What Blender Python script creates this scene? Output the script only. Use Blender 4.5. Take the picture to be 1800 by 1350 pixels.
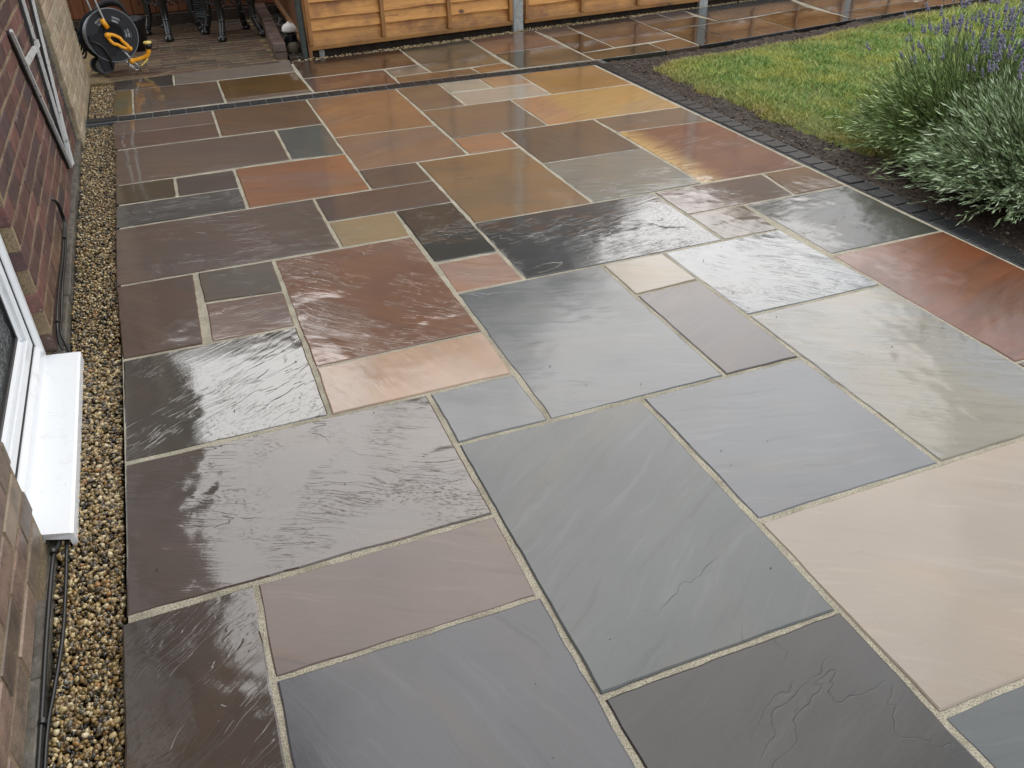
import bpy, bmesh, math, random
import numpy as np
from mathutils import Matrix, Vector, noise

for o in list(bpy.data.objects):
    bpy.data.objects.remove(o)
scene = bpy.context.scene
C = scene.collection
random.seed(7)
rng = np.random.default_rng(7)
rad = math.radians

# ------------------------------------------------------------------ camera
H = 1.465
cam_d = bpy.data.cameras.new('camera')
cam = bpy.data.objects.new('camera', cam_d)
C.objects.link(cam)
right = (0.929877, -0.367262, -0.021175)
down = (-0.218842, -0.505988, -0.834317)
fwd = (0.295698, 0.780445, -0.550879)
m = Matrix(((right[0], -down[0], -fwd[0], 0.0),
            (right[1], -down[1], -fwd[1], 0.0),
            (right[2], -down[2], -fwd[2], H),
            (0, 0, 0, 1)))
cam.matrix_world = m
cam_d.sensor_width = 36.0
cam_d.lens = 1481.15 / 1800 * 36.0
cam_d.clip_start = 0.02
cam_d.clip_end = 1000.0
scene.camera = cam

# ------------------------------------------------------------------ light
SUN_EL, SUN_AZ = 42.0, 22.0          # azimuth clockwise from +Y
world = bpy.data.worlds.new('World')
scene.world = world
world.use_nodes = True
wn = world.node_tree.nodes
wl = world.node_tree.links
wn.clear()
w_out = wn.new('ShaderNodeOutputWorld')
w_bg = wn.new('ShaderNodeBackground')
w_bg.inputs['Strength'].default_value = 0.12
sky = wn.new('ShaderNodeTexSky')
sky.sky_type = 'NISHITA'
sky.sun_disc = False
sky.sun_elevation = rad(SUN_EL)
sky.sun_rotation = rad(SUN_AZ)
sky.dust_density = 4.0
w_tc = wn.new('ShaderNodeTexCoord')
w_no = wn.new('ShaderNodeTexNoise')
w_no.inputs['Scale'].default_value = 2.2
w_no.inputs['Detail'].default_value = 6
w_ra = wn.new('ShaderNodeValToRGB')
w_ra.color_ramp.elements[0].position = 0.3
w_ra.color_ramp.elements[0].color = (8.35, 8.6, 8.95, 1)
w_ra.color_ramp.elements[1].position = 0.7
w_ra.color_ramp.elements[1].color = (11.6, 11.85, 12.1, 1)
w_mx = wn.new('ShaderNodeMix')
w_mx.data_type = 'RGBA'
w_mx.inputs[0].default_value = 0.88
wl.new(w_tc.outputs['Generated'], w_no.inputs['Vector'])
wl.new(w_no.outputs[0], w_ra.inputs[0])
wl.new(sky.outputs[0], w_mx.inputs[6])
wl.new(w_ra.outputs[0], w_mx.inputs[7])
wl.new(w_mx.outputs[2], w_bg.inputs['Color'])
wl.new(w_bg.outputs[0], w_out.inputs[0])

sun_d = bpy.data.lights.new('sun', 'SUN')
sun_d.energy = 0.8
sun_d.angle = rad(52)
sun_d.color = (1.0, 0.975, 0.94)
sun = bpy.data.objects.new('sun', sun_d)
C.objects.link(sun)
sd = Vector((math.sin(rad(SUN_AZ)) * math.cos(rad(SUN_EL)), math.cos(rad(SUN_AZ)) * math.cos(rad(SUN_EL)), math.sin(rad(SUN_EL))))
sun.rotation_euler = sd.to_track_quat('Z', 'Y').to_euler()
sun.location = sd * 30

scene.view_settings.view_transform = 'Standard'
scene.view_settings.look = 'None'
scene.view_settings.exposure = 0.55
scene.view_settings.gamma = 1.0
scene.view_settings.use_curve_mapping = False
scene.render.engine = 'CYCLES'
scene.cycles.max_bounces = 5
scene.cycles.diffuse_bounces = 3
scene.cycles.glossy_bounces = 3

# ------------------------------------------------------------------ helpers
def lin(c):
    r = []
    for v in c:
        v = v / 255.0
        r.append(v / 12.92 if v <= 0.04045 else ((v + 0.055) / 1.055) ** 2.4)
    return tuple(r)

def lin4(c, k=1.0):
    a = lin(c)
    return (a[0] * k, a[1] * k, a[2] * k, 1.0)

class NT:
    """small wrapper that builds a node material"""
    def __init__(s, name):
        s.m = bpy.data.materials.new(name)
        s.m.use_nodes = True
        s.t = s.m.node_tree
        s.t.nodes.clear()
        s.out = s.n('ShaderNodeOutputMaterial')
        s.b = s.n('ShaderNodeBsdfPrincipled')
        s.l(s.b.outputs[0], s.out.inputs[0])
    def n(s, t):
        return s.t.nodes.new(t)
    def l(s, a, b):
        s.t.links.new(a, b)
    def set(s, k, v):
        if hasattr(v, 'is_linked'):
            s.l(v, s.b.inputs[k])
        else:
            s.b.inputs[k].default_value = v
    def inp(s, sock, v):
        if hasattr(v, 'is_linked'):
            s.l(v, sock)
        else:
            sock.default_value = v
    def coord(s, kind='Object'):
        return s.n('ShaderNodeTexCoord').outputs[kind]
    def pos(s):
        return s.n('ShaderNodeNewGeometry').outputs['Position']
    def mapping(s, v, loc=(0, 0, 0), rot=(0, 0, 0), sc=(1, 1, 1)):
        k = s.n('ShaderNodeMapping')
        s.l(v, k.inputs[0])
        k.inputs[1].default_value = loc
        k.inputs[2].default_value = rot
        k.inputs[3].default_value = sc
        return k.outputs[0]
    def noise(s, v, scale, detail=4, rough=0.55, dist=0.0, col=False):
        k = s.n('ShaderNodeTexNoise')
        if v is not None:
            s.l(v, k.inputs['Vector'])
        k.inputs['Scale'].default_value = scale
        k.inputs['Detail'].default_value = detail
        k.inputs['Roughness'].default_value = rough
        k.inputs['Distortion'].default_value = dist
        return k.outputs[1 if col else 0]
    def voro(s, v, scale, out='Distance', feature='F1'):
        k = s.n('ShaderNodeTexVoronoi')
        k.feature = feature
        s.l(v, k.inputs['Vector'])
        k.inputs['Scale'].default_value = scale
        return k.outputs[out]
    def math(s, op, a, b=0.0, c=None):
        k = s.n('ShaderNodeMath')
        k.operation = op
        s.inp(k.inputs[0], a)
        s.inp(k.inputs[1], b)
        if c is not None:
            s.inp(k.inputs[2], c)
        return k.outputs[0]
    def ramp(s, v, stops, interp='LINEAR'):
        k = s.n('ShaderNodeValToRGB')
        k.color_ramp.interpolation = interp
        e = k.color_ramp.elements
        while len(e) < len(stops):
            e.new(0.5)
        for i, (p, c) in enumerate(stops):
            e[i].position = p
            e[i].color = c if not isinstance(c, float) else (c, c, c, 1)
        s.l(v, k.inputs[0])
        return k.outputs[0]
    def mr(s, v, a, b, c, d, smooth=False):
        k = s.n('ShaderNodeMapRange')
        if smooth:
            k.interpolation_type = 'SMOOTHSTEP'
        s.l(v, k.inputs[0])
        for i, x in enumerate((a, b, c, d)):
            k.inputs[1 + i].default_value = x
        return k.outputs[0]
    def mix(s, f, a, b, blend='MIX'):
        k = s.n('ShaderNodeMix')
        k.data_type = 'RGBA'
        k.blend_type = blend
        s.inp(k.inputs[0], f)
        s.inp(k.inputs[6], a)
        s.inp(k.inputs[7], b)
        return k.outputs[2]
    def vadd(s, a, b):
        k = s.n('ShaderNodeVectorMath')
        s.l(a, k.inputs[0])
        s.inp(k.inputs[1], b)
        return k.outputs[0]
    def vscale(s, a, f):
        k = s.n('ShaderNodeVectorMath')
        k.operation = 'SCALE'
        s.l(a, k.inputs[0])
        k.inputs['Scale'].default_value = f
        return k.outputs[0]
    def bump(s, h, strength=1.0, dist=0.01, nrm=None):
        k = s.n('ShaderNodeBump')
        s.inp(k.inputs['Strength'], strength)
        k.inputs['Distance'].default_value = dist
        s.l(h, k.inputs['Height'])
        if nrm is not None:
            s.l(nrm, k.inputs['Normal'])
        return k.outputs[0]
    def island(s):
        return s.n('ShaderNodeNewGeometry').outputs['Random Per Island']
    def objrand(s):
        return s.n('ShaderNodeObjectInfo').outputs['Random']
    def objcol(s):
        return s.n('ShaderNodeObjectInfo').outputs['Color']

def mesh(name, V, F, mat=None, smooth=False):
    me = bpy.data.meshes.new(name)
    me.from_pydata([tuple(map(float, v)) for v in V], [], F)
    if mat:
        me.materials.append(mat)
    if smooth:
        me.polygons.foreach_set('use_smooth', [True] * len(me.polygons))
    me.update()
    return me

def npmesh(name, V, F, mat=None, smooth=False):
    """V (n,3) float, F (m,k) int with constant k"""
    V = np.asarray(V, np.float32)
    F = np.asarray(F, np.int32)
    me = bpy.data.meshes.new(name)
    me.vertices.add(len(V))
    me.vertices.foreach_set('co', V.ravel())
    k = F.shape[1]
    me.loops.add(F.size)
    me.loops.foreach_set('vertex_index', F.ravel())
    me.polygons.add(len(F))
    me.polygons.foreach_set('loop_start', np.arange(len(F), dtype=np.int32) * k)
    me.polygons.foreach_set('loop_total', np.full(len(F), k, np.int32))
    if smooth:
        me.polygons.foreach_set('use_smooth', np.ones(len(F), bool))
    if mat:
        me.materials.append(mat)
    me.update(calc_edges=True)
    return me

def obj(name, me, parent=None, loc=None, kind=None, label=None, cat=None, group=None):
    o = bpy.data.objects.new(name, me)
    C.objects.link(o)
    if parent is not None:
        o.parent = parent
    if loc is not None:
        o.location = loc
    if kind:
        o['kind'] = kind
    if label:
        o['label'] = label
    if cat:
        o['category'] = cat
    if group:
        o['group'] = group
    return o

class MB:
    """collects boxes, tubes, lathes into one mesh"""
    def __init__(s):
        s.V = []
        s.F = []
    def add(s, V, F):
        b = len(s.V)
        s.V += [tuple(v) for v in V]
        s.F += [tuple(i + b for i in f) for f in F]
        return s
    def box(s, x0, x1, y0, y1, z0, z1, M=None):
        V = [(x, y, z) for z in (z0, z1) for y in (y0, y1) for x in (x0, x1)]
        if M is not None:
            V = [tuple(M @ Vector(v)) for v in V]
        return s.add(V, [(0, 2, 3, 1), (4, 5, 7, 6), (0, 1, 5, 4), (2, 6, 7, 3), (0, 4, 6, 2), (1, 3, 7, 5)])
    def bbox(s, x0, x1, y0, y1, z0, z1, b=0.003, M=None):
        """box with chamfered edges (24 verts)"""
        cx, cy, cz = (x0 + x1) / 2, (y0 + y1) / 2, (z0 + z1) / 2
        hx, hy, hz = (x1 - x0) / 2, (y1 - y0) / 2, (z1 - z0) / 2
        V = []
        idx = {}
        for sx in (-1, 1):
            for sy in (-1, 1):
                for sz in (-1, 1):
                    idx[(sx, sy, sz)] = len(V)
                    V.append((cx + sx * hx, cy + sy * (hy - b), cz + sz * (hz - b)))
                    V.append((cx + sx * (hx - b), cy + sy * hy, cz + sz * (hz - b)))
                    V.append((cx + sx * (hx - b), cy + sy * (hy - b), cz + sz * hz))
        F = []
        g = lambda a, k: idx[a] + k
        for k in range(3):
            for sg in (-1, 1):
                o2 = [i for i in range(3) if i != k]
                cs = []
                for a, c in ((-1, -1), (1, -1), (1, 1), (-1, 1)):
                    t = [0, 0, 0]
                    t[k] = sg
                    t[o2[0]] = a
                    t[o2[1]] = c
                    cs.append(g(tuple(t), k))
                if (sg > 0) == (k == 1):
                    cs = cs[::-1]
                F.append(tuple(cs))
        for k in range(3):
            a, c = [i for i in range(3) if i != k]
            for sa in (-1, 1):
                for sc in (-1, 1):
                    t0 = [0, 0, 0]
                    t0[a] = sa
                    t0[c] = sc
                    t0[k] = -1
                    t1 = list(t0)
                    t1[k] = 1
                    q = [g(tuple(t0), a), g(tuple(t1), a), g(tuple(t1), c), g(tuple(t0), c)]
                    n = (sa * sc > 0)
                    if (k == 1):
                        n = not n
                    F.append(tuple(q if not n else q[::-1]))
        for key in idx:
            t = (g(key, 0), g(key, 1), g(key, 2))
            F.append(t if key[0] * key[1] * key[2] > 0 else t[::-1])
        if M is not None:
            V = [tuple(M @ Vector(v)) for v in V]
        return s.add(V, F)
    def tube(s, pts, r, n=8, cap=True):
        P = [Vector(p) for p in pts]
        rr = r if isinstance(r, (list, tuple)) else [r] * len(P)
        V = []
        F = []
        up = Vector((0, 0, 1))
        prev = None
        for i, p in enumerate(P):
            d = (P[min(i + 1, len(P) - 1)] - P[max(i - 1, 0)])
            if d.length < 1e-9:
                d = Vector((0, 0, 1))
            d.normalize()
            if prev is None:
                a = d.cross(up)
                if a.length < 0.05:
                    a = d.cross(Vector((1, 0, 0)))
            else:
                a = prev - d * prev.dot(d)
            a.normalize()
            prev = a
            b = d.cross(a)
            for k in range(n):
                t = 2 * math.pi * k / n
                V.append(tuple(p + (a * math.cos(t) + b * math.sin(t)) * rr[i]))
        for i in range(len(P) - 1):
            for k in range(n):
                k2 = (k + 1) % n
                F.append((i * n + k, i * n + k2, (i + 1) * n + k2, (i + 1) * n + k))
        if cap:
            F.append(tuple(range(n))[::-1])
            F.append(tuple((len(P) - 1) * n + k for k in range(n)))
        return s.add(V, F)
    def lathe(s, prof, n=24, M=None, close=False):
        """prof: list of (r, z) about Z"""
        V = []
        F = []
        for r, z in prof:
            for k in range(n):
                t = 2 * math.pi * k / n
                V.append((r * math.cos(t), r * math.sin(t), z))
        L = len(prof)
        for i in range(L - 1 + (1 if close else 0)):
            j = (i + 1) % L
            for k in range(n):
                k2 = (k + 1) % n
                F.append((i * n + k, i * n + k2, j * n + k2, j * n + k))
        if not close:
            if prof[0][0] > 1e-6:
                F.append(tuple(range(n))[::-1])
            if prof[-1][0] > 1e-6:
                F.append(tuple((L - 1) * n + k for k in range(n)))
        if M is not None:
            V = [tuple(M @ Vector(v)) for v in V]
        return s.add(V, F)
    def mesh(s, name, mat=None, smooth=False):
        me = mesh(name, s.V, s.F, mat, smooth)
        bm = bmesh.new()
        bm.from_mesh(me)
        bmesh.ops.recalc_face_normals(bm, faces=bm.faces)
        bm.to_mesh(me)
        bm.free()
        if smooth:
            for p in me.polygons:
                p.use_smooth = True
        return me
    def build(s, name, mat, parent=None, smooth=False, **k):
        return obj(name, s.mesh(name, mat, smooth), parent, **k)

def empty(name, loc=(0, 0, 0), rz=0.0, **k):
    o = obj(name, None, None, loc, **k)
    o.rotation_euler = (0, 0, rz)
    o.empty_display_size = 0.1
    return o

def smooth_by_angle(me, deg=35):
    bm = bmesh.new()
    bm.from_mesh(me)
    for f in bm.faces:
        f.smooth = True
    for e in bm.edges:
        if len(e.link_faces) == 2 and e.calc_face_angle(0) > rad(deg):
            e.smooth = False
    bm.to_mesh(me)
    bm.free()

# ------------------------------------------------------------------ materials
ALB = 0.50     # share of the photographed tone that is the stone's own reflectance

def slab_material(i, base, base2, wet, label):
    s = NT('sandstone_%d' % i)
    r = random.Random(100 + i)
    ang = r.choice([0.15, 0.5, 0.9, -0.3, 0.35, -0.6, 1.2]) + r.uniform(-.15, .15)
    off = (r.uniform(-20, 20), r.uniform(-20, 20), r.uniform(-5, 5))
    P = s.coord('Object')
    W = s.noise(s.mapping(P, off), 3.0, 3, 0.5, col=True)
    PW = s.vadd(s.mapping(P, off, (0, 0, ang)), s.vscale(W, 0.10))
    ani = s.mapping(PW, (0, 0, 0), (0, 0, 0), (0.75, 5.6, 1.0))
    ani2 = s.mapping(PW, (3, 7, 0), (0, 0, 0), (1.3, 14.0, 1.0))
    n_riv = s.noise(ani, 3.2, 3.2, 0.5)
    n_low = s.noise(s.mapping(P, (off[1], off[0], 2)), 2.1, 2, 0.5)
    n_str = s.noise(ani2, 2.4, 5, 0.62)
    n_fin = s.noise(P, 110, 2, 0.65)
    # bedding layers broken off in steps: flat treads, sharp wandering risers
    K = r.uniform(7, 12)
    t = s.math('MULTIPLY', n_riv, K)
    fr = s.math('FRACT', t)
    fl = s.math('FLOOR', t)
    st = s.mr(fr, 0.88, 1.0, 0.0, 1.0, True)
    ter = s.math('DIVIDE', s.math('ADD', fl, st), K)
    mask = s.mr(s.noise(s.mapping(P, (off[0] + 9, 1, 4)), 2.6, 3, 0.6), 0.46, 0.62, 0.06, 1.0, True)
    rough_amt = r.uniform(0.45, 0.8) if wet > 0.52 else (r.uniform(0.2, 0.36) if wet > 0.35 else r.uniform(0.035, 0.08))
    h1 = s.math('MULTIPLY', s.math('MULTIPLY', ter, mask), rough_amt)
    h2 = s.math('MULTIPLY_ADD', n_str, 0.035 + 0.11 * rough_amt, h1)
    rid = s.noise(ani2, 4.6, 2.5, 0.55)
    ridge = s.mr(s.math('ABSOLUTE', s.math('SUBTRACT', rid, 0.5)), 0.0, 0.026, 1.0, 0.0, True)
    rmask = s.mr(s.noise(s.mapping(P, (2, off[0], 8)), 3.3, 4, 0.6), 0.50, 0.66, 0.0, 1.0, True)
    ridge = s.math('MULTIPLY', ridge, rmask)
    h2 = s.math('MULTIPLY_ADD', ridge, (0.03 + 0.05 * rough_amt) if wet > 0.52 else (0.03 if wet > 0.35 else 0.003), h2)
    h3 = s.math('MULTIPLY_ADD', n_fin, 0.010, h2)
    # colour
    a = tuple(base) + (1,)
    b = tuple(base2) + (1,)
    dk = tuple(v * 0.62 for v in a[:3]) + (1,)
    br = sum(base) / 3
    ltf = 1.32 if br < .15 else (1.2 if br < .3 else 1.09)
    lt = tuple(min(1, v * ltf + 0.010) for v in a[:3]) + (1,)
    split = 0.0
    if label and ('yellow edge' in label or 'golden yellow' in label):
        sx = s.n('ShaderNodeSeparateXYZ')
        s.l(P, sx.inputs[0])
        f = s.mr(s.math('MULTIPLY_ADD', n_str, .25, sx.outputs[0]), -.18, .02, 1, 0, True)
    elif label and 'streaked' in label:
        f = s.mr(s.math('ADD', n_low, s.math('MULTIPLY', n_str, 0.6)), 0.72, 0.92, 0, 1, True)
    else:
        f = s.mr(s.math('MULTIPLY_ADD', n_str, 0.5, n_low), 0.55, 1.0, 0, 1, True)
    col = s.mix(f, a, b)
    mean = sum(base) / 3
    rust = (min(.8, base[0] * 1.18 + .010), base[1] * .99 + .004, base[2] * .74, 1)
    grey = (mean * .55 + base[0] * .40, mean * .55 + base[1] * .42, mean * .55 + base[2] * .44, 1)
    drift = s.noise(s.mapping(PW, (off[1], off[0], 1), (0, 0, 0), (.55, 2.4, 1)), 2.3, 4, .62)
    drift2 = s.noise(s.mapping(PW, (off[0] + 4, off[1], 6), (0, 0, 0), (.7, 1.6, 1)), 1.9, 4, .6)
    col = s.mix(s.mr(drift, .50, .68, 0, r.uniform(.3, .65) * (.45 if mean > .25 else 1), True), col, rust)
    col = s.mix(s.mr(drift2, .48, .64, 0, r.uniform(.25, .6) * (.6 if mean > .25 else 1), True), col, grey)
    stain = s.noise(s.mapping(P, (off[0] * 2, off[1], 3)), 5.5, 4, .7)
    col = s.mix(s.mr(stain, .56, .70, 0, .30, True), col, tuple(v * .7 for v in base) + (1,))
    col = s.mix(s.mr(n_str, 0.51, 0.76, 0, 0.55, True), col, lt)
    col = s.mix(s.mr(n_str, 0.48, 0.26, 0, 0.7 if sum(base) < .75 else 0.3, True), col, dk)
    # the riser lines are darker
    ris = s.math('MULTIPLY', s.math('MULTIPLY', s.mr(fr, 0.80, 0.92, 0, 1, True), s.mr(fr, 0.99, 0.94, 0, 1, True)), mask)
    col = s.mix(s.math('MULTIPLY', ris, 0.45 * rough_amt), col, tuple(v * 0.45 for v in a[:3]) + (1,))
    col = s.mix(s.math('MULTIPLY', ridge, 0.30 if wet > 0.45 else (0.12 if wet > 0.35 else 0.05)), col, lt)
    cr = s.noise(s.mapping(PW, (off[1] * 3, off[0], 2), (0, 0, 0), (1.2, 2.6, 1)), 1.5, 4, .5)
    crack = s.math('MULTIPLY', s.mr(s.math('ABSOLUTE', s.math('SUBTRACT', cr, .5)), .0, .0042, 1, 0), s.mr(s.noise(s.mapping(P, (7, off[0], 1)), 2.2, 3, .6), .57, .66, 0, 1, True))
    col = s.mix(s.math('MULTIPLY', crack, .6), col, tuple(v * .38 for v in base) + (1,))
    h3 = s.math('MULTIPLY_ADD', crack, -.07, h3)
    sp = s.mr(s.noise(P, 160, 2, 0.6), 0.66, 0.74, 0, 0.5)
    col = s.mix(sp, col, tuple(v * 0.6 for v in a[:3]) + (1,))
    sp2 = s.mr(s.noise(s.mapping(P, (5, 5, 5)), 120, 2, 0.6), 0.70, 0.76, 0, 0.35)
    col = s.mix(sp2, col, lt)
    s.set('Base Color', col)
    s.set('Roughness', 0.42)
    s.set('Specular IOR Level', 0.2)
    # rain film
    # the film breaks over grit and along sharp ridges
    grit = s.noise(s.mapping(PW, (1, 2, 3), (0, 0, 0), (1.0, 2.2, 1.0)), 70, 3, 0.6)
    gmask = s.mr(s.noise(s.mapping(P, (off[1], 4, off[0])), 4.2, 4, 0.65), 0.44, 0.68, 0.0, 1.0, True)
    brk = s.math('MULTIPLY', s.mr(grit, 0.53, 0.60, 0, 1, True), gmask)
    s.set('Coat Weight', s.math('SUBTRACT', 1.0, s.math('MULTIPLY', brk, 0.75 if wet > 0.52 else 0.16)))
    s.set('Coat IOR', 1.28 + 0.62 * wet * wet)
    dry = s.noise(s.mapping(P, (off[1] + 3, off[0], 7)), 3.4, 5, 0.6)
    lo = 0.012 + 0.02 * r.random() if wet > 0.45 else 0.05 + 0.05 * r.random()
    hi = lo + (0.14 if wet < 0.45 else 0.035)
    s.set('Coat Roughness', s.mr(dry, 0.40, 0.66, lo, hi, True))
    nrm = s.bump(s.math('MULTIPLY_ADD', n_low, 0.22, h3), 0.75, 0.0072)
    s.set('Normal', nrm)
    s.set('Coat Normal', nrm)
    return s.m

def simple(name, c, rough=0.6, k=1.0, spec=0.5, metal=0.0, noise_amt=0.0, nscale=30, bumpd=0.0, coat=0.0):
    s = NT(name)
    a = lin4(c, k)
    if noise_amt or bumpd:
        P = s.coord('Object')
        n = s.noise(P, nscale, 5, 0.6)
        d = tuple(v * (1 - noise_amt) for v in a[:3]) + (1,)
        l_ = tuple(min(1, v * (1 + noise_amt)) for v in a[:3]) + (1,)
        s.set('Base Color', s.ramp(n, [(0.3, d), (0.7, l_)]))
        if bumpd:
            s.set('Normal', s.bump(n, 1.0, bumpd))
    else:
        s.set('Base Color', a)
    s.set('Roughness', rough)
    s.set('Specular IOR Level', spec)
    s.set('Metallic', metal)
    if coat:
        s.set('Coat Weight', coat)
        s.set('Coat Roughness', 0.08)
    return s.m

def mat_mortar():
    s = NT('pale_sand_mortar')
    P = s.pos()
    n = s.noise(P, 260, 3, 0.7)
    n2 = s.noise(P, 9, 4, 0.6)
    c = s.ramp(n, [(0.32, lin4((128, 121, 104), .84)), (0.5, lin4((194, 186, 164), .82)), (0.7, lin4((222, 214, 194), .84))])
    c = s.mix(s.mr(n2, 0.4, 0.72, 0, 0.55), c, lin4((120, 112, 92), .7))
    s.set('Base Color', c)
    s.set('Roughness', 0.85)
    s.set('Normal', s.bump(n, 1.0, 0.004))
    return s.m

def mat_wallmortar(name, c1, c2):
    s = NT(name)
    P = s.coord('Object')
    n = s.noise(P, 120, 4, 0.7)
    n2 = s.noise(P, 5, 4, 0.6)
    c = s.mix(s.mr(n2, .35, .65, 0, 1), lin4(c1, .7), lin4(c2, .7))
    c = s.mix(s.mr(n, .45, .7, 0, .6), c, lin4((60, 55, 48), .7))
    s.set('Base Color', c)
    s.set('Roughness', 0.9)
    s.set('Normal', s.bump(n, 1.0, 0.006))
    return s.m

def mat_brick(name, wetness=0.4, pit=1.0, sc=1.0):
    s = NT(name)
    P = s.coord('Object')
    oc = s.objcol()
    r = s.objrand()
    k = s.n('ShaderNodeCombineXYZ')
    for i in range(3):
        s.l(s.math('MULTIPLY', r, 37.0 + 11 * i), k.inputs[i])
    PV = s.vadd(P, k.outputs[0])
    n = s.noise(PV, 14 * sc, 5, 0.65)
    nf = s.noise(PV, 150 * sc, 3, 0.7)
    dk = s.mix(1.0, oc, (0.55, 0.55, 0.58, 1), 'MULTIPLY')
    lt = s.mix(0.25, oc, (0.55, 0.45, 0.38, 1))
    c = s.mix(s.mr(n, .40, .68, 0, 1, True), oc, dk)
    c = s.mix(s.mr(n, .42, .25, 0, .7, True), c, lt)
    c = s.mix(s.mr(nf, .60, .74, 0, .75), c, s.mix(1.0, oc, (0.3, 0.28, 0.26, 1), 'MULTIPLY'))
    c = s.mix(s.mr(s.noise(PV, 90 * sc, 2, .5), .66, .74, 0, .6), c, lin4((190, 170, 150), .7))
    s.set('Base Color', c)
    s.set('Roughness', 0.62)
    s.set('Coat Weight', wetness)
    s.set('Coat Roughness', 0.3)
    h = s.math('MULTIPLY_ADD', nf, .35 * pit, n)
    s.set('Normal', s.bump(h, 1.0, 0.009))
    return s.m

def mat_pebbles(name, stops, rough=0.3, coat=0.6):
    s = NT(name)
    r = s.island()
    P = s.pos()
    c = s.ramp(r, stops, 'CONSTANT')
    n = s.noise(P, 220, 3, 0.6)
    c = s.mix(s.mr(n, .35, .7, 0, .5), c, s.mix(1.0, c, (.45, .42, .38, 1), 'MULTIPLY'))
    s.set('Base Color', c)
    s.set('Roughness', rough)
    s.set('Coat Weight', coat)
    s.set('Coat Roughness', .08)
    return s.m

def mat_wood(name, c1, c2, c3, sc=1.0, axis=0, wet=0.15, vec='Object', splash=False):
    s = NT(name)
    P = s.coord(vec)
    r = s.objrand()
    k = s.n('ShaderNodeCombineXYZ')
    for i in range(3):
        s.l(s.math('MULTIPLY', r, 23.0 + 17 * i), k.inputs[i])
    P = s.vadd(P, k.outputs[0])
    st = [14.0, 14.0, 14.0]
    st[axis] = 1.1
    g = s.mapping(P, (0, 0, 0), (0, 0, 0), tuple(v * sc for v in st))
    n = s.noise(g, 2.2, 6, 0.62, 0.6)
    n2 = s.noise(P, 2.4 * sc, 5, 0.65)
    kn = s.voro(s.mapping(P, (0, 0, 0), (0, 0, 0), tuple(v * sc for v in [(3.4 if j != axis else 2.2) for j in range(3)])), 1.3)
    c = s.mix(s.mr(n, .3, .72, 0, 1), lin4(c1, .72), lin4(c2, .72))
    c = s.mix(s.mr(n2, .48, .68, 0, .8, True), c, lin4(c3, .72))
    wv = s.noise(s.mapping(g, (0, 0, 0), (0, 0, 0), (.5, .5, .5)), 7.0, 4, .7, 1.5)
    c = s.mix(s.mr(wv, .56, .66, 0, .45, True), c, lin4(tuple(v * .66 for v in c3), .72))
    c = s.mix(s.mr(kn, .10, .045, 0, .9, True), c, lin4((70, 42, 20), .7))
    c = s.mix(s.mr(s.noise(g, 9, 3, .6), .62, .75, 0, .5), c, lin4((96, 62, 32), .7))
    if splash:
        sx = s.n('ShaderNodeSeparateXYZ')
        s.l(s.pos(), sx.inputs[0])
        zz = s.math('MULTIPLY_ADD', s.noise(s.pos(), 6, 5, .7), -.16, sx.outputs[2])
        c = s.mix(s.mr(zz, .10, -.03, 0, .6, True), c, lin4((92, 64, 36), .7))
    s.set('Base Color', c)
    s.set('Roughness', .62)
    s.set('Coat Weight', wet)
    s.set('Coat Roughness', .3)
    s.set('Normal', s.bump(n, .6, .004))
    return s.m

M_mortar = mat_mortar()
def mat_upvc():
    s = NT('white_upvc')
    P = s.coord('Object')
    n = s.noise(P, 14, 6, .7)
    sp = s.noise(P, 170, 2, .5)
    c = s.mix(s.mr(n, .55, .78, 0, .35, True), lin4((238, 240, 242), .92), lin4((186, 180, 166), .9))
    c = s.mix(s.mr(sp, .70, .74, 0, .5), c, lin4((120, 110, 94), .9))
    s.set('Base Color', c)
    s.set('Roughness', .24)
    return s.m
M_white = mat_upvc()
M_whiteold = None
def mat_flaky():
    s = NT('flaking_white_paint')
    P = s.pos()
    n = s.noise(P, 45, 5, .7)
    c = s.ramp(n, [(.34, lin4((60, 55, 52))), (.42, lin4((215, 215, 212), .8)), (1.0, lin4((232, 232, 230), .8))])
    s.set('Base Color', c)
    s.set('Roughness', .45)
    s.set('Normal', s.bump(n, .6, .002))
    return s.m
M_flaky = mat_flaky()
M_rubber = simple('black_rubber', (22, 22, 23), .4, 1, .5)
M_blackiron = simple('black_cast_iron', (20, 21, 23), .28, 1, .6, .0, .3, 60, .002, .4)
M_plasticblk = simple('dark_grey_plastic', (26, 27, 32), .42, .8, .3, 0, .15, 40)
M_orange = simple('orange_plastic', (246, 170, 34), .35, .95, .5)
M_paleyel = simple('pale_yellow_plastic', (240, 214, 120), .4, .85, .5)
M_steel = simple('galvanised_tube', (190, 192, 194), .28, 1, .5, .9, .1, 50)
M_concpost = simple('grey_concrete', (172, 176, 174), .7, .75, .4, 0, .25, 26, .004)
M_plinth = simple('dark_damp_concrete', (104, 98, 88), .6, .7, .5, 0, .45, 24, .008, .3)
M_lead = simple('peeling_grey_paint', (120, 118, 112), .5, .7, .5, 0, .7, 60, .006)
M_postmetal = simple('dark_green_grey_steel', (72, 80, 76), .5, .8, .5, .3, .3, 30)
M_soil = None
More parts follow.
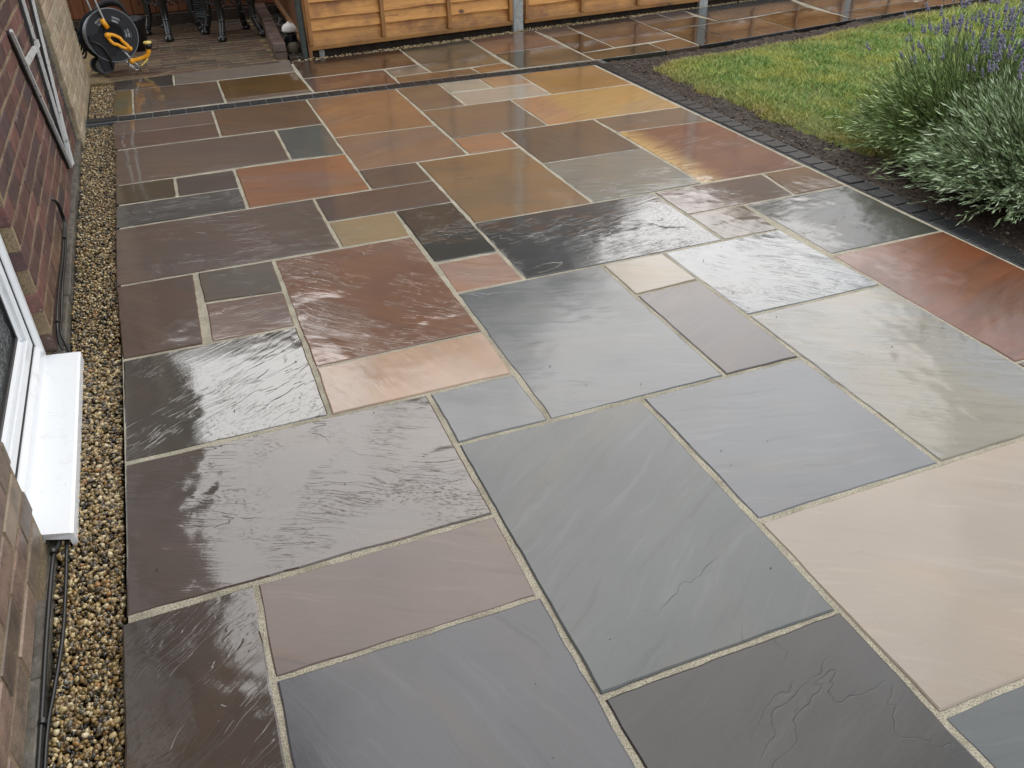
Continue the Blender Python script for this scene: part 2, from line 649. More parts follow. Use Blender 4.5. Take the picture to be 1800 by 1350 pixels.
def mat_soil():
    s = NT('wet_dark_soil')
    P = s.pos()
    n = s.noise(P, 28, 8, .72)
    n2 = s.noise(P, 3, 4, .6)
    nb = s.noise(P, 140, 3, .65)
    c = s.ramp(n, [(.3, lin4((52, 44, 38), .75)), (.52, lin4((98, 86, 76), .75)), (.72, lin4((134, 122, 110), .75))])
    c = s.mix(s.mr(n2, .42, .66, 0, .55), c, lin4((70, 58, 48), .7))
    c = s.mix(s.mr(nb, .68, .74, 0, .8), c, lin4((170, 160, 146), .8))
    s.set('Base Color', c)
    s.set('Roughness', .75)
    s.set('Specular IOR Level', .2)
    s.set('Normal', s.bump(s.math('MULTIPLY_ADD', nb, .3, n), 1.0, .03))
    return s.m
M_soil = mat_soil()
M_sett = None
def mat_sett():
    s = NT('charcoal_block')
    P = s.coord('Object')
    r = s.objrand()
    k = s.n('ShaderNodeCombineXYZ')
    for i in range(3):
        s.l(s.math('MULTIPLY', r, 31.0 + 13 * i), k.inputs[i])
    PV = s.vadd(P, k.outputs[0])
    n = s.noise(PV, 130, 4, .65)
    n2 = s.noise(PV, 12, 4, .6)
    base = s.mix(r, lin4((38, 43, 50), .22), lin4((48, 50, 54), .22))
    c = s.mix(s.mr(n, .4, .7, 0, .6), base, lin4((64, 67, 72), .26))
    c = s.mix(s.mr(n2, .5, .7, 0, .5), c, lin4((40, 40, 42), .5))
    s.set('Base Color', c)
    s.set('Roughness', .5)
    s.set('Specular IOR Level', .22)
    s.set('Coat Weight', .14)
    s.set('Coat Roughness', s.mr(n2, .4, .6, .14, .34))
    s.set('Normal', s.bump(n, .8, .004))
    s.set('Coat Normal', s.bump(n, .35, .004))
    return s.m
M_sett = mat_sett()

# ------------------------------------------------------------------ setting: ground, patio, path
gm = MB()
gm.add([(-300, -300, -.10), (300, -300, -.10), (300, 300, -.10), (-300, 300, -.10)], [(0, 1, 2, 3)])
def mat_ground():
    s = NT('rough_ground')
    n = s.noise(s.pos(), .7, 6, .6)
    s.set('Base Color', s.ramp(n, [(.35, (.03, .045, .018, 1)), (.7, (.06, .055, .035, 1))]))
    s.set('Roughness', .9)
    return s.m
gm.build('ground', mat_ground(), kind='structure')

def poly_prism(name, pts, z0, z1, mat, **k):
    n = len(pts)
    V = [(x, y, z0) for x, y in pts] + [(x, y, z1) for x, y in pts]
    F = [tuple(range(n, 2 * n)), tuple(range(n))[::-1]] + [(i, (i + 1) % n, n + (i + 1) % n, n + i) for i in range(n)]
    mb = MB().add(V, F)
    return mb.build(name, mat, **k)

patio = poly_prism('patio', [(-.352, .02), (2.905, .02), (2.912, 5.79), (-.375, 5.79)], -.09, -.0032, M_mortar, kind='structure')
path = poly_prism('garden_path', [(-.375, 5.92), (2.9, 5.93), (3.62, 5.985), (4.25, 6.06), (4.95, 6.185), (5.68, 6.305), (6.75, 6.47), (7.775, 6.63), (8.71, 6.78), (8.59, 7.98), (7.71, 7.84), (7.25, 7.79), (5.86, 7.545), (4.62, 7.355), (3.32, 7.18), (2.37, 7.045), (1.75, 6.955), (.88, 6.87), (-.375, 6.90)], -.09, -.0032, M_mortar, kind='structure')

SLABS = [
    ('patio', [(-0.08, 1.529), (0.525, 1.53), (0.524, 1.234), (-0.079, 1.234)], (0.1364, 0.0962, 0.0785), (0.0964, 0.07, 0.0579), 0.3, None),
    ('patio', [(-0.367, 2.131), (0.526, 2.129), (0.525, 1.531), (-0.367, 1.531)], (0.0767, 0.0572, 0.0473), (0.0561, 0.0416, 0.0334), 0.66, 'large mauve brown slab'),
    ('patio', [(0.526, 2.13), (0.818, 2.133), (0.82, 1.85), (0.527, 1.849)], (0.1306, 0.1363, 0.142), (0.1039, 0.1087, 0.1136), 0.3, None),
    ('patio', [(0.527, 1.849), (1.122, 1.848), (1.12, 0.939), (0.527, 0.94)], (0.0923, 0.1, 0.0999), (0.0718, 0.0815, 0.0812), 0.2, 'largest blue grey slab'),
    ('patio', [(1.122, 1.848), (1.713, 1.85), (1.715, 1.25), (1.125, 1.251)], (0.1227, 0.1306, 0.138), (0.1067, 0.1087, 0.115), 0.3, None),
    ('patio', [(0.822, 2.741), (1.43, 2.74), (1.428, 1.85), (0.82, 1.85)], (0.108, 0.1144, 0.1195), (0.0804, 0.0888, 0.0912), 0.4, 'square light grey slab'),
    ('patio', [(1.43, 2.45), (1.714, 2.469), (1.713, 1.85), (1.428, 1.851)], (0.0859, 0.0683, 0.0643), (0.0634, 0.0523, 0.0505), 0.3, None),
    ('patio', [(1.431, 2.74), (1.712, 2.741), (1.714, 2.469), (1.43, 2.451)], (0.2371, 0.1973, 0.1398), (0.2116, 0.1675, 0.1212), 0.3, 'small cream slab'),
    ('patio', [(1.718, 2.154), (2.316, 2.153), (2.312, 1.25), (1.715, 1.25)], (0.1644, 0.1446, 0.0996), (0.1407, 0.1407, 0.1332), 0.5, 'cream and grey streaked slab'),
    ('patio', [(1.713, 2.741), (2.287, 2.742), (2.316, 2.153), (1.718, 2.154)], (0.0869, 0.0958, 0.1011), (0.0703, 0.0794, 0.0866), 0.78, 'pale blue grey slab'),
    ('patio', [(2.318, 3.047), (2.895, 3.049), (2.897, 2.449), (2.321, 2.448)], (0.0304, 0.0284, 0.0207), (0.025, 0.0241, 0.0186), 0.5, None),
    ('patio', [(2.014, 3.044), (2.318, 3.047), (2.287, 2.742), (2.011, 2.744)], (0.083, 0.0439, 0.0166), (0.059, 0.0318, 0.0122), 0.46, None),
    ('patio', [(1.108, 3.351), (2.012, 3.352), (2.011, 2.744), (1.106, 2.742)], (0.013, 0.0158, 0.0199), (0.023, 0.0242, 0.0268), 0.78, 'glossy dark blue slab'),
    ('patio', [(0.822, 3.638), (1.105, 3.639), (1.104, 3.029), (0.825, 3.031)], (0.0082, 0.012, 0.012), (0.0126, 0.0174, 0.0164), 0.8, 'dark slate green slab'),
    ('patio', [(0.825, 3.025), (1.104, 3.023), (1.106, 2.742), (0.822, 2.742)], (0.2668, 0.1343, 0.087), (0.3185, 0.2131, 0.1555), 0.55, None),
    ('patio', [(0.223, 3.333), (0.816, 3.334), (0.819, 2.427), (0.225, 2.425)], (0.1701, 0.078, 0.0415), (0.1228, 0.0552, 0.0314), 0.8, 'large rippled red brown slab'),
    ('patio', [(0.225, 2.424), (0.819, 2.426), (0.818, 2.133), (0.223, 2.134)], (0.36, 0.2439, 0.1685), (0.321, 0.2006, 0.1289), 0.42, 'peach coloured slab'),
    ('patio', [(0.508, 3.641), (0.822, 3.638), (0.816, 3.334), (0.507, 3.336)], (0.2306, 0.172, 0.0906), (0.1827, 0.1451, 0.088), 0.5, None),
    ('patio', [(-0.368, 2.733), (0.222, 2.73), (0.223, 2.134), (-0.367, 2.132)], (0.0421, 0.0345, 0.0244), (0.0324, 0.0259, 0.0177), 1.0, 'dark slab with glaring wet patch'),
    ('patio', [(-0.388, 3.336), (-0.088, 3.333), (-0.094, 2.732), (-0.368, 2.733)], (0.0864, 0.0531, 0.0379), (0.0684, 0.0424, 0.0306), 0.5, None),
    ('patio', [(-0.083, 3.334), (0.223, 3.332), (0.222, 3.023), (-0.077, 3.052)], (0.0806, 0.0646, 0.0476), (0.0957, 0.0777, 0.0568), 0.5, None),
    ('patio', [(-0.073, 3.05), (0.222, 3.023), (0.222, 2.731), (-0.077, 2.732)], (0.147, 0.0903, 0.0708), (0.1145, 0.073, 0.0576), 0.5, None),
    ('patio', [(-0.39, 3.961), (0.506, 3.959), (0.506, 3.337), (-0.389, 3.337)], (0.1023, 0.0668, 0.0523), (0.0822, 0.0591, 0.0445), 0.6, None),
    ('patio', [(-0.39, 4.261), (0.196, 4.261), (0.198, 3.962), (-0.39, 3.961)], (0.0488, 0.0507, 0.0466), (0.0697, 0.0685, 0.0602), 0.7, None),
    ('patio', [(-0.39, 4.556), (-0.1, 4.556), (-0.102, 4.267), (-0.39, 4.269)], (0.0509, 0.0395, 0.0184), (0.042, 0.0337, 0.0173), 0.5, 'olive slab'),
    ('patio', [(-0.1, 4.556), (0.197, 4.557), (0.196, 4.261), (-0.102, 4.267)], (0.0612, 0.0433, 0.0367), (0.0558, 0.0458, 0.0347), 0.5, None),
    ('patio', [(0.197, 4.557), (0.789, 4.558), (0.79, 3.962), (0.198, 3.962)], (0.2333, 0.0971, 0.0431), (0.1761, 0.0842, 0.0405), 0.5, 'orange slab'),
    ('patio', [(-0.39, 5.182), (0.502, 5.175), (0.501, 4.59), (-0.39, 4.558)], (0.1123, 0.0794, 0.0583), (0.0948, 0.0688, 0.0527), 0.5, None),
    ('patio', [(0.502, 5.175), (0.79, 5.177), (0.789, 4.56), (0.501, 4.59)], (0.0808, 0.0889, 0.0808), (0.0667, 0.074, 0.0632), 0.5, 'small blue grey slab'),
    ('patio', [(-0.405, 5.789), (0.192, 5.788), (0.192, 5.479), (-0.401, 5.498)], (0.1277, 0.0865, 0.0626), (0.1104, 0.0747, 0.0563), 0.5, None),
    ('patio', [(-0.401, 5.498), (0.192, 5.479), (0.191, 5.181), (-0.39, 5.182)], (0.106, 0.063, 0.0445), (0.0895, 0.057, 0.0397), 0.5, None),
    ('patio', [(0.192, 5.788), (0.791, 5.784), (0.79, 5.177), (0.191, 5.181)], (0.1203, 0.0639, 0.0283), (0.134, 0.0846, 0.0445), 0.5, None),
    ('patio', [(0.791, 5.784), (1.399, 5.782), (1.398, 4.852), (0.789, 4.872)], (0.225, 0.1211, 0.061), (0.1793, 0.1031, 0.0555), 0.5, None),
    ('patio', [(0.789, 4.872), (1.398, 4.852), (1.398, 4.262), (0.789, 4.262)], (0.1803, 0.1115, 0.0742), (0.1473, 0.0992, 0.0681), 0.5, None),
    ('patio', [(0.789, 4.262), (1.106, 4.258), (1.105, 3.957), (0.789, 3.961)], (0.0684, 0.0521, 0.0426), (0.0577, 0.0453, 0.0387), 0.5, None),
    ('patio', [(0.506, 3.959), (1.105, 3.958), (1.105, 3.639), (0.508, 3.641)], (0.0703, 0.0447, 0.0362), (0.0596, 0.0407, 0.0346), 0.5, None),
    ('patio', [(1.106, 4.258), (1.698, 4.261), (1.698, 3.354), (1.108, 3.352)], (0.1745, 0.1053, 0.0461), (0.1071, 0.0796, 0.0506), 0.5, 'amber brown slab'),
    ('patio', [(1.401, 4.563), (1.7, 4.561), (1.698, 4.261), (1.398, 4.261)], (0.2742, 0.1461, 0.0846), (0.2239, 0.1262, 0.078), 0.5, None),
    ('patio', [(1.399, 5.782), (1.7, 5.785), (1.699, 5.182), (1.401, 5.181)], (0.1316, 0.0954, 0.0656), (0.1133, 0.088, 0.0628), 0.5, None),
    ('patio', [(1.7, 5.785), (2.0, 5.787), (2.003, 5.511), (1.704, 5.504)], (0.3317, 0.3116, 0.2381), (0.2852, 0.2668, 0.2077), 0.5, None),
    ('patio', [(2.0, 5.787), (2.296, 5.786), (2.295, 5.489), (2.003, 5.511)], (0.333, 0.2067, 0.1124), (0.2885, 0.1867, 0.1086), 0.5, None),
    ('patio', [(1.704, 5.504), (2.295, 5.489), (2.296, 5.185), (1.699, 5.182)], (0.3516, 0.3121, 0.2492), (0.3052, 0.2689, 0.2114), 0.5, None),
    ('patio', [(2.296, 5.786), (2.897, 5.789), (2.896, 5.183), (2.296, 5.185)], (0.268, 0.1525, 0.0476), (0.1624, 0.0923, 0.0326), 0.5, 'golden brown slab'),
    ('patio', [(1.401, 5.181), (2.002, 5.181), (1.998, 4.563), (1.401, 4.563)], (0.1482, 0.1058, 0.0711), (0.129, 0.094, 0.0683), 0.5, None),
    ('patio', [(2.002, 5.181), (2.896, 5.183), (2.896, 4.563), (1.998, 4.563)], (0.3442, 0.2189, 0.0775), (0.3018, 0.1647, 0.0962), 0.5, 'golden yellow slab'),
    ('patio', [(1.7, 4.561), (2.294, 4.561), (2.291, 3.957), (1.7, 3.956)], (0.0829, 0.0579, 0.0378), (0.0688, 0.0511, 0.0363), 0.5, None),
    ('patio', [(2.294, 4.561), (2.896, 4.563), (2.898, 4.234), (2.297, 4.27)], (0.1086, 0.0786, 0.0539), (0.0918, 0.0704, 0.052), 0.5, None),
    ('patio', [(1.7, 3.956), (2.291, 3.957), (2.292, 3.356), (1.698, 3.354)], (0.1471, 0.1471, 0.12), (0.1212, 0.1255, 0.1048), 0.5, 'pale grey green slab'),
    ('patio', [(2.297, 4.27), (2.898, 4.234), (2.893, 3.357), (2.292, 3.356)], (0.1038, 0.0332, 0.0131), (0.42, 0.27, 0.09), 0.5, 'red brown slab with yellow edge'),
    ('patio', [(2.012, 3.352), (2.634, 3.356), (2.6, 3.05), (2.014, 3.044)], (0.0813, 0.0446, 0.0277), (0.0677, 0.0386, 0.0268), 0.46, None),
    ('patio', [(2.634, 3.356), (2.893, 3.357), (2.895, 3.049), (2.6, 3.05)], (0.1134, 0.0529, 0.0148), (0.0945, 0.0454, 0.0142), 0.46, None),
    ('patio', [(-0.378, 1.522), (-0.079, 1.53), (-0.078, 0.62), (-0.372, 0.62)], (0.0477, 0.0321, 0.0218), (0.0359, 0.0235, 0.0159), 0.7, None),
    ('patio', [(-0.078, 1.235), (0.528, 1.235), (0.53, 0.33), (-0.078, 0.33)], (0.0794, 0.081, 0.0899), (0.0655, 0.0627, 0.0673), 0.3, 'large blue grey slab at the near edge'),
    ('patio', [(0.53, 0.94), (1.122, 0.94), (1.122, 0.33), (0.53, 0.33)], (0.0375, 0.0338, 0.0323), (0.0332, 0.0311, 0.0271), 0.2, None),
    ('patio', [(1.122, 1.25), (2.01, 1.25), (2.01, 0.65), (1.122, 0.65)], (0.3113, 0.2537, 0.1965), (0.2624, 0.2229, 0.1812), 0.2, 'large beige slab'),
    ('patio', [(1.122, 0.65), (1.72, 0.65), (1.72, 0.05), (1.122, 0.05)], (0.097, 0.1045, 0.1045), (0.0806, 0.0908, 0.0908), 0.2, None),
    ('patio', [(2.315, 2.44), (2.9, 2.45), (2.9, 1.55), (2.315, 1.55)], (0.1323, 0.0342, 0.0083), (0.149, 0.0476, 0.0139), 0.36, 'large rust red slab'),
    ('patio', [(2.315, 1.55), (2.9, 1.55), (2.9, 1.25), (2.315, 1.25)], (0.0952, 0.069, 0.0524), (0.0788, 0.0609, 0.0504), 0.4, None),
    ('patio', [(2.01, 1.25), (2.9, 1.25), (2.9, 0.65), (2.01, 0.65)], (0.112, 0.1081, 0.0968), (0.0942, 0.0906, 0.0838), 0.4, None),
    ('patio', [(1.72, 0.65), (2.9, 0.65), (2.9, 0.05), (1.72, 0.05)], (0.1549, 0.1039, 0.0759), (0.1289, 0.0902, 0.0706), 0.4, None),
    ('patio', [(-0.378, 0.62), (-0.078, 0.62), (-0.078, 0.02), (-0.378, 0.02)], (0.0788, 0.0609, 0.0504), (0.0643, 0.0534, 0.046), 0.4, None),
    ('patio', [(-0.078, 0.33), (0.53, 0.33), (0.53, 0.02), (-0.078, 0.02)], (0.0952, 0.069, 0.0524), (0.0788, 0.0609, 0.0504), 0.4, None),
    ('patio', [(0.53, 0.33), (1.122, 0.33), (1.122, 0.02), (0.53, 0.02)], (0.1331, 0.0937, 0.0675), (0.1094, 0.0808, 0.0625), 0.4, None),
    ('path', [(-0.392, 6.597), (-0.274, 6.589), (-0.277, 5.924), (-0.405, 5.903)], (0.1258, 0.1096, 0.0495), (0.1619, 0.1041, 0.0365), 0.3, None),
    ('path', [(-0.396, 6.896), (0.012, 6.934), (0.005, 6.572), (-0.392, 6.597)], (0.0504, 0.0421, 0.0371), (0.0653, 0.0527, 0.0441), 0.5, None),
    ('path', [(-0.274, 6.589), (0.296, 6.569), (0.293, 5.94), (-0.277, 5.924)], (0.133, 0.0901, 0.06), (0.0663, 0.0515, 0.0417), 0.5, None),
    ('path', [(0.012, 6.934), (0.885, 7.021), (0.857, 6.586), (0.005, 6.572)], (0.2126, 0.1763, 0.1436), (0.1741, 0.1487, 0.1255), 0.5, None),
    ('path', [(0.296, 6.569), (0.857, 6.586), (0.868, 6.024), (0.295, 6.001)], (0.1236, 0.0654, 0.0146), (0.0907, 0.0493, 0.0139), 0.5, 'dark golden slab'),
    ('path', [(0.295, 6.001), (0.868, 6.024), (0.872, 5.939), (0.295, 5.924)], (0.1597, 0.1186, 0.0886), (0.1363, 0.1039, 0.0806), 0.3, None),
    ('path', [(0.88, 6.96), (1.749, 6.958), (1.737, 6.398), (0.867, 6.356)], (0.0688, 0.0375, 0.0206), (0.0523, 0.0298, 0.0181), 0.5, None),
    ('path', [(0.867, 6.356), (1.468, 6.355), (1.462, 5.917), (0.872, 5.939)], (0.1329, 0.0651, 0.0435), (0.0966, 0.0562, 0.0417), 0.5, None),
    ('path', [(1.468, 6.355), (1.737, 6.398), (1.753, 6.115), (1.472, 6.108)], (0.1633, 0.1508, 0.1221), (0.1402, 0.1289, 0.1028), 0.5, None),
    ('path', [(1.472, 6.108), (2.059, 6.116), (2.068, 5.919), (1.462, 5.917)], (0.1284, 0.0787, 0.042), (0.1066, 0.0723, 0.0425), 0.5, None),
    ('path', [(1.749, 6.958), (2.369, 7.047), (2.334, 6.156), (1.753, 6.115)], (0.083, 0.0791, 0.0578), (0.0688, 0.0653, 0.0464), 0.5, None),
    ('path', [(2.059, 6.116), (2.334, 6.156), (2.367, 5.94), (2.068, 5.919)], (0.1953, 0.1087, 0.0487), (0.1606, 0.0923, 0.0468), 0.5, None),
    ('path', [(2.369, 7.047), (2.993, 7.167), (2.976, 6.51), (2.366, 6.458)], (0.171, 0.0983, 0.068), (0.1304, 0.0815, 0.0617), 0.5, None),
    ('path', [(2.366, 6.458), (2.976, 6.51), (2.975, 5.932), (2.367, 5.94)], (0.0587, 0.056, 0.0412), (0.0488, 0.0463, 0.0352), 0.5, None),
    ('path', [(2.993, 7.167), (3.322, 7.188), (3.306, 6.865), (3.014, 6.836)], (0.1482, 0.1015, 0.0789), (0.1205, 0.0873, 0.0705), 0.5, None),
    ('path', [(3.014, 6.836), (3.306, 6.865), (3.304, 6.245), (2.983, 6.185)], (0.0034, 0.0034, 0.002), (0.0045, 0.0046, 0.0029), 0.5, 'dark olive slab'),
    ('path', [(3.322, 7.188), (3.984, 7.28), (3.936, 6.326), (3.304, 6.245)], (0.0627, 0.0416, 0.0326), (0.0513, 0.0379, 0.0311), 0.5, None),
    ('path', [(2.983, 6.185), (3.613, 6.249), (3.606, 5.952), (2.975, 5.932)], (0.0239, 0.029, 0.0191), (0.0198, 0.0251, 0.0171), 0.5, None),
    ('path', [(3.613, 6.249), (3.936, 6.326), (3.934, 5.988), (3.606, 5.952)], (0.0806, 0.0528, 0.0306), (0.0651, 0.0464, 0.0293), 0.5, None),
    ('path', [(3.984, 7.28), (4.301, 7.329), (4.302, 7.016), (3.974, 6.955)], (0.11, 0.0762, 0.0655), (0.0923, 0.0686, 0.0582), 0.5, None),
    ('path', [(3.974, 6.955), (4.537, 7.042), (4.605, 6.733), (3.964, 6.651)], (0.0173, 0.0139, 0.0121), (0.0144, 0.0125, 0.0115), 0.5, None),
    ('path', [(3.964, 6.651), (4.281, 6.676), (4.263, 6.031), (3.934, 5.988)], (0.0048, 0.0087, 0.0095), (0.0038, 0.007, 0.0075), 0.5, None),
    ('path', [(4.281, 6.676), (4.977, 6.772), (4.96, 6.149), (4.263, 6.031)], (0.0319, 0.0278, 0.0267), (0.0279, 0.0259, 0.0254), 0.5, None),
    ('path', [(4.6, 7.363), (5.876, 7.555), (5.689, 6.932), (4.605, 6.733)], (0.0523, 0.0565, 0.0592), (0.0433, 0.0489, 0.0537), 0.5, None),
    ('path', [(4.977, 6.772), (5.689, 6.932), (5.682, 6.27), (4.96, 6.149)], (0.0031, 0.0023, 0.0013), (0.0024, 0.0019, 0.0012), 0.5, 'dark brown slab'),
    ('path', [(5.876, 7.555), (7.033, 7.768), (6.74, 6.734), (5.716, 6.589)], (0.0452, 0.0435, 0.045), (0.0389, 0.0392, 0.0404), 0.5, None),
    ('path', [(5.73, 6.614), (6.066, 6.624), (6.029, 6.324), (5.682, 6.27)], (0.059, 0.0542, 0.0495), (0.048, 0.0476, 0.0451), 0.5, None),
    ('path', [(5.716, 6.589), (6.74, 6.734), (6.767, 6.439), (6.029, 6.324)], (0.0133, 0.0129, 0.0126), (0.0115, 0.0117, 0.0115), 0.5, None),
    ('path', [(6.74, 6.734), (7.766, 6.92), (7.787, 6.591), (6.767, 6.439)], (0.031, 0.0195, 0.0166), (0.0262, 0.0183, 0.0153), 0.5, None),
    ('path', [(4.301, 7.329), (4.615, 7.388), (4.551, 7.066), (4.302, 7.016)], (0.1095, 0.0875, 0.0856), (0.0956, 0.0789, 0.0767), 0.5, None),
    ('path', [(7.033, 7.768), (7.72, 7.86), (7.766, 6.92), (6.74, 6.734)], (0.0437, 0.043, 0.0429), (0.0378, 0.039, 0.0394), 0.5, None),
    ('path', [(7.72, 7.86), (8.6, 8.0), (8.7, 7.05), (7.766, 6.92)], (0.0504, 0.05, 0.0487), (0.0437, 0.044, 0.0441), 0.5, None),
    ('path', [(7.766, 6.92), (8.7, 7.05), (8.72, 6.74), (7.787, 6.591)], (0.042, 0.044, 0.0418), (0.0378, 0.04, 0.0394), 0.5, None),
]


def _rim(k, NU, NV):
    return k % NU in (1, NU - 2) or k // NU in (1, NV - 2)

def slab(i, where, q, base, base2, wet, label):
    r = random.Random(500 + i)
    q = [Vector((a, b, 0)) for a, b in q]          # TL TR BR BL
    ctr = sum(q, Vector()) / 4
    big = max((q[0] - q[1]).length, (q[0] - q[3]).length)
    half = 0.0066 if where == 'patio' else 0.0062
    # inset each side by half a joint
    Q = []
    for k in range(4):
        p, a, b = q[k], q[(k + 1) % 4], q[k - 1]
        ua, ub = (a - p).normalized(), (b - p).normalized()
        Q.append(p + ua * half * r.uniform(.9, 1.25) + ub * half * r.uniform(.9, 1.25))
    la = (Q[1] - Q[0]).length
    lb = (Q[3] - Q[0]).length
    near = ctr.y < 4.6
    cell = .035 if near else .08
    nu = max(4, int(la / cell))
    nv = max(4, int(lb / cell))
    tx, ty = r.uniform(-.0014, .0014), r.uniform(-.0014, .0014)
    oz = r.uniform(-.0012, .0012)
    seed = Vector((r.uniform(-50, 50), r.uniform(-50, 50), 0))
    V = []
    idx = {}
    def pt(u, v):
        return (Q[0] * (1 - u) + Q[1] * u) * (1 - v) + (Q[3] * (1 - u) + Q[2] * u) * v
    us = [0.0, .004 / la] + [k / nu for k in range(1, nu)] + [1 - .004 / la, 1.0]
    vs = [0.0, .004 / lb] + [k / nv for k in range(1, nv)] + [1 - .004 / lb, 1.0]
    NU, NV = len(us), len(vs)
    for jv, v in enumerate(vs):
        for ju, u in enumerate(us):
            p = pt(u, v)
            d = Vector((0, 0, 0))
            eu = ju in (0, NU - 1)
            ev = jv in (0, NV - 1)
            j1 = noise.noise((p + seed) * 9) * .0026 + noise.noise((p + seed) * 22) * .0022 + noise.noise((p + seed) * 55) * .0016
            if ju in (0, 1, NU - 1, NU - 2):
                d.x += j1
            if jv in (0, 1, NV - 1, NV - 2):
                d.y += j1 * .9
            z = oz + tx * (p.x - ctr.x) / .45 + ty * (p.y - ctr.y) / .45
            z += noise.noise((p + seed) * 3.1) * .0013 + noise.noise((p + seed * 2) * 9) * .0004
            if eu or ev:
                z -= .0020 + .0015 * abs(noise.noise((p + seed) * 40))
            V.append(p + d + Vector((0, 0, z)) - ctr)
    F = []
    for jv in range(NV - 1):
        for ju in range(NU - 1):
            a = jv * NU + ju
            F.append((a, a + NU, a + NU + 1, a + 1))
    ring = [j for j in range(NU)] + [jv * NU + NU - 1 for jv in range(1, NV)] + [(NV - 1) * NU + j for j in range(NU - 2, -1, -1)] + [jv * NU for jv in range(NV - 2, 0, -1)]
    b0 = len(V)
    for k in ring:
        V.append(V[k] + Vector((0, 0, -.03)))
    n = len(ring)
    for k in range(n):
        k2 = (k + 1) % n
        F.append((ring[k], ring[k2], b0 + k2, b0 + k))
    me = mesh('paving_slab', V, F, slab_material(i, base, base2, wet, label), True)
    inner = {jv * NU + ju for jv in range(1, NV - 1) for ju in range(1, NU - 1)}
    sharp = [not (e.vertices[0] in inner and e.vertices[1] in inner and not
                  (_rim(e.vertices[0], NU, NV) and _rim(e.vertices[1], NU, NV))) for e in me.edges]
    me.attributes.new('sharp_edge', 'BOOLEAN', 'EDGE').data.foreach_set('value', sharp)
    o = obj('paving_slab', me, patio if where == 'patio' else path, ctr)
    if label:
        o['label'] = label
    return o

for i, rec in enumerate(SLABS):
    slab(i, *rec)

# charcoal setts: one row between patio and path, one column beside the lawn
def sett_mesh(lx, ly, seed):
    r = random.Random(seed)
    mb = MB().bbox(-lx / 2, lx / 2, -ly / 2, ly / 2, -.045, .0, .0045)
    mb.V = [(x + r.uniform(-.0012, .0012), y + r.uniform(-.0012, .0012), z + r.uniform(-.0008, .0008)) for x, y, z in mb.V]
    return mb.mesh('edging_sett', M_sett)
SM = [sett_mesh(.095, .095, k) for k in range(5)]
bed = poly_prism('edging_strip', [(-.56, 5.797), (3.03, 5.797), (3.03, 5.91), (-.56, 5.925)], -.09, -.004, simple('dark_jointing', (104, 108, 110), .8, .6, .4, 0, .3, 80, .003), kind='structure')
bed2 = poly_prism('edging_strip', [(2.918, .02), (3.025, .02), (3.03, 5.795), (2.918, 5.795)], -.09, -.004, bed.data.materials[0], kind='structure')
for k in range(33):
    x = -.318 + k * .1015
    obj('edging_sett', SM[k % 5], bed, (x, 5.856 + random.uniform(-.0008, .0008) - .004 * (x / 3), .001 + random.uniform(-.0006, .0006)))
e = MB().bbox(-.09, .09, -.05, .05, -.05, 0, .006).build('edging_sett', M_sett, bed)
e.location = (-.462, 5.868, .003)
for k in range(57):
    y = 5.742 - k * .1015
    o = obj('edging_sett', SM[(k * 3) % 5], bed2, (2.971 + random.uniform(-.0015, .0015), y, .002 + random.uniform(-.0015, .0015)))
    o.rotation_euler = (0, 0, random.choice([0, math.pi / 2]))

# ------------------------------------------------------------------ pebbles
def ico(level):
    bm = bmesh.new()
    bmesh.ops.create_icosphere(bm, subdivisions=level, radius=1)
    V = np.array([v.co[:] for v in bm.verts])
    F = np.array([[v.index for v in f.verts] for f in bm.faces])
    bm.free()
    return V, F
def scatter_pebbles(name, xy, z, size, level, mat, parent=None, flat=(.5, .85)):
    bv, bf = ico(level)
    n = len(xy)
    sx = size[0] + (size[1] - size[0]) * rng.random(n) ** 1.5
    sy = sx * (.55 + .35 * rng.random(n))
    sz = sx * (flat[0] + (flat[1] - flat[0]) * rng.random(n))
    V = bv[None] * np.stack([sx, sy, sz], 1)[:, None, :]
    # uneven, a little angular
    V = V * (1 + .24 * np.sin(bv[None, :, :1] * 3.1 + rng.random((n, 1, 1)) * 6) * np.cos(bv[None, :, 1:2] * 2.7 + rng.random((n, 1, 1)) * 6))
    a = rng.random(n) * 2 * np.pi
    t = (rng.random(n) - .5) * 1.1
    c, s_ = np.cos(t), np.sin(t)
    x, y, zz = V[..., 0], V[..., 1], V[..., 2]
    x, zz = x * c[:, None] + zz * s_[:, None], -x * s_[:, None] + zz * c[:, None]
    c, s_ = np.cos(a), np.sin(a)
    X = x * c[:, None] - y * s_[:, None] + xy[:, 0:1]
    Y = x * s_[:, None] + y * c[:, None] + xy[:, 1:2]
    Z = zz + z[:, None]
    P = np.stack([X, Y, Z], -1).reshape(-1, 3)
    F = (bf[None] + (np.arange(n) * len(bv))[:, None, None]).reshape(-1, 3)
    return obj(name, npmesh(name, P, F, mat, True), parent, kind='stuff')

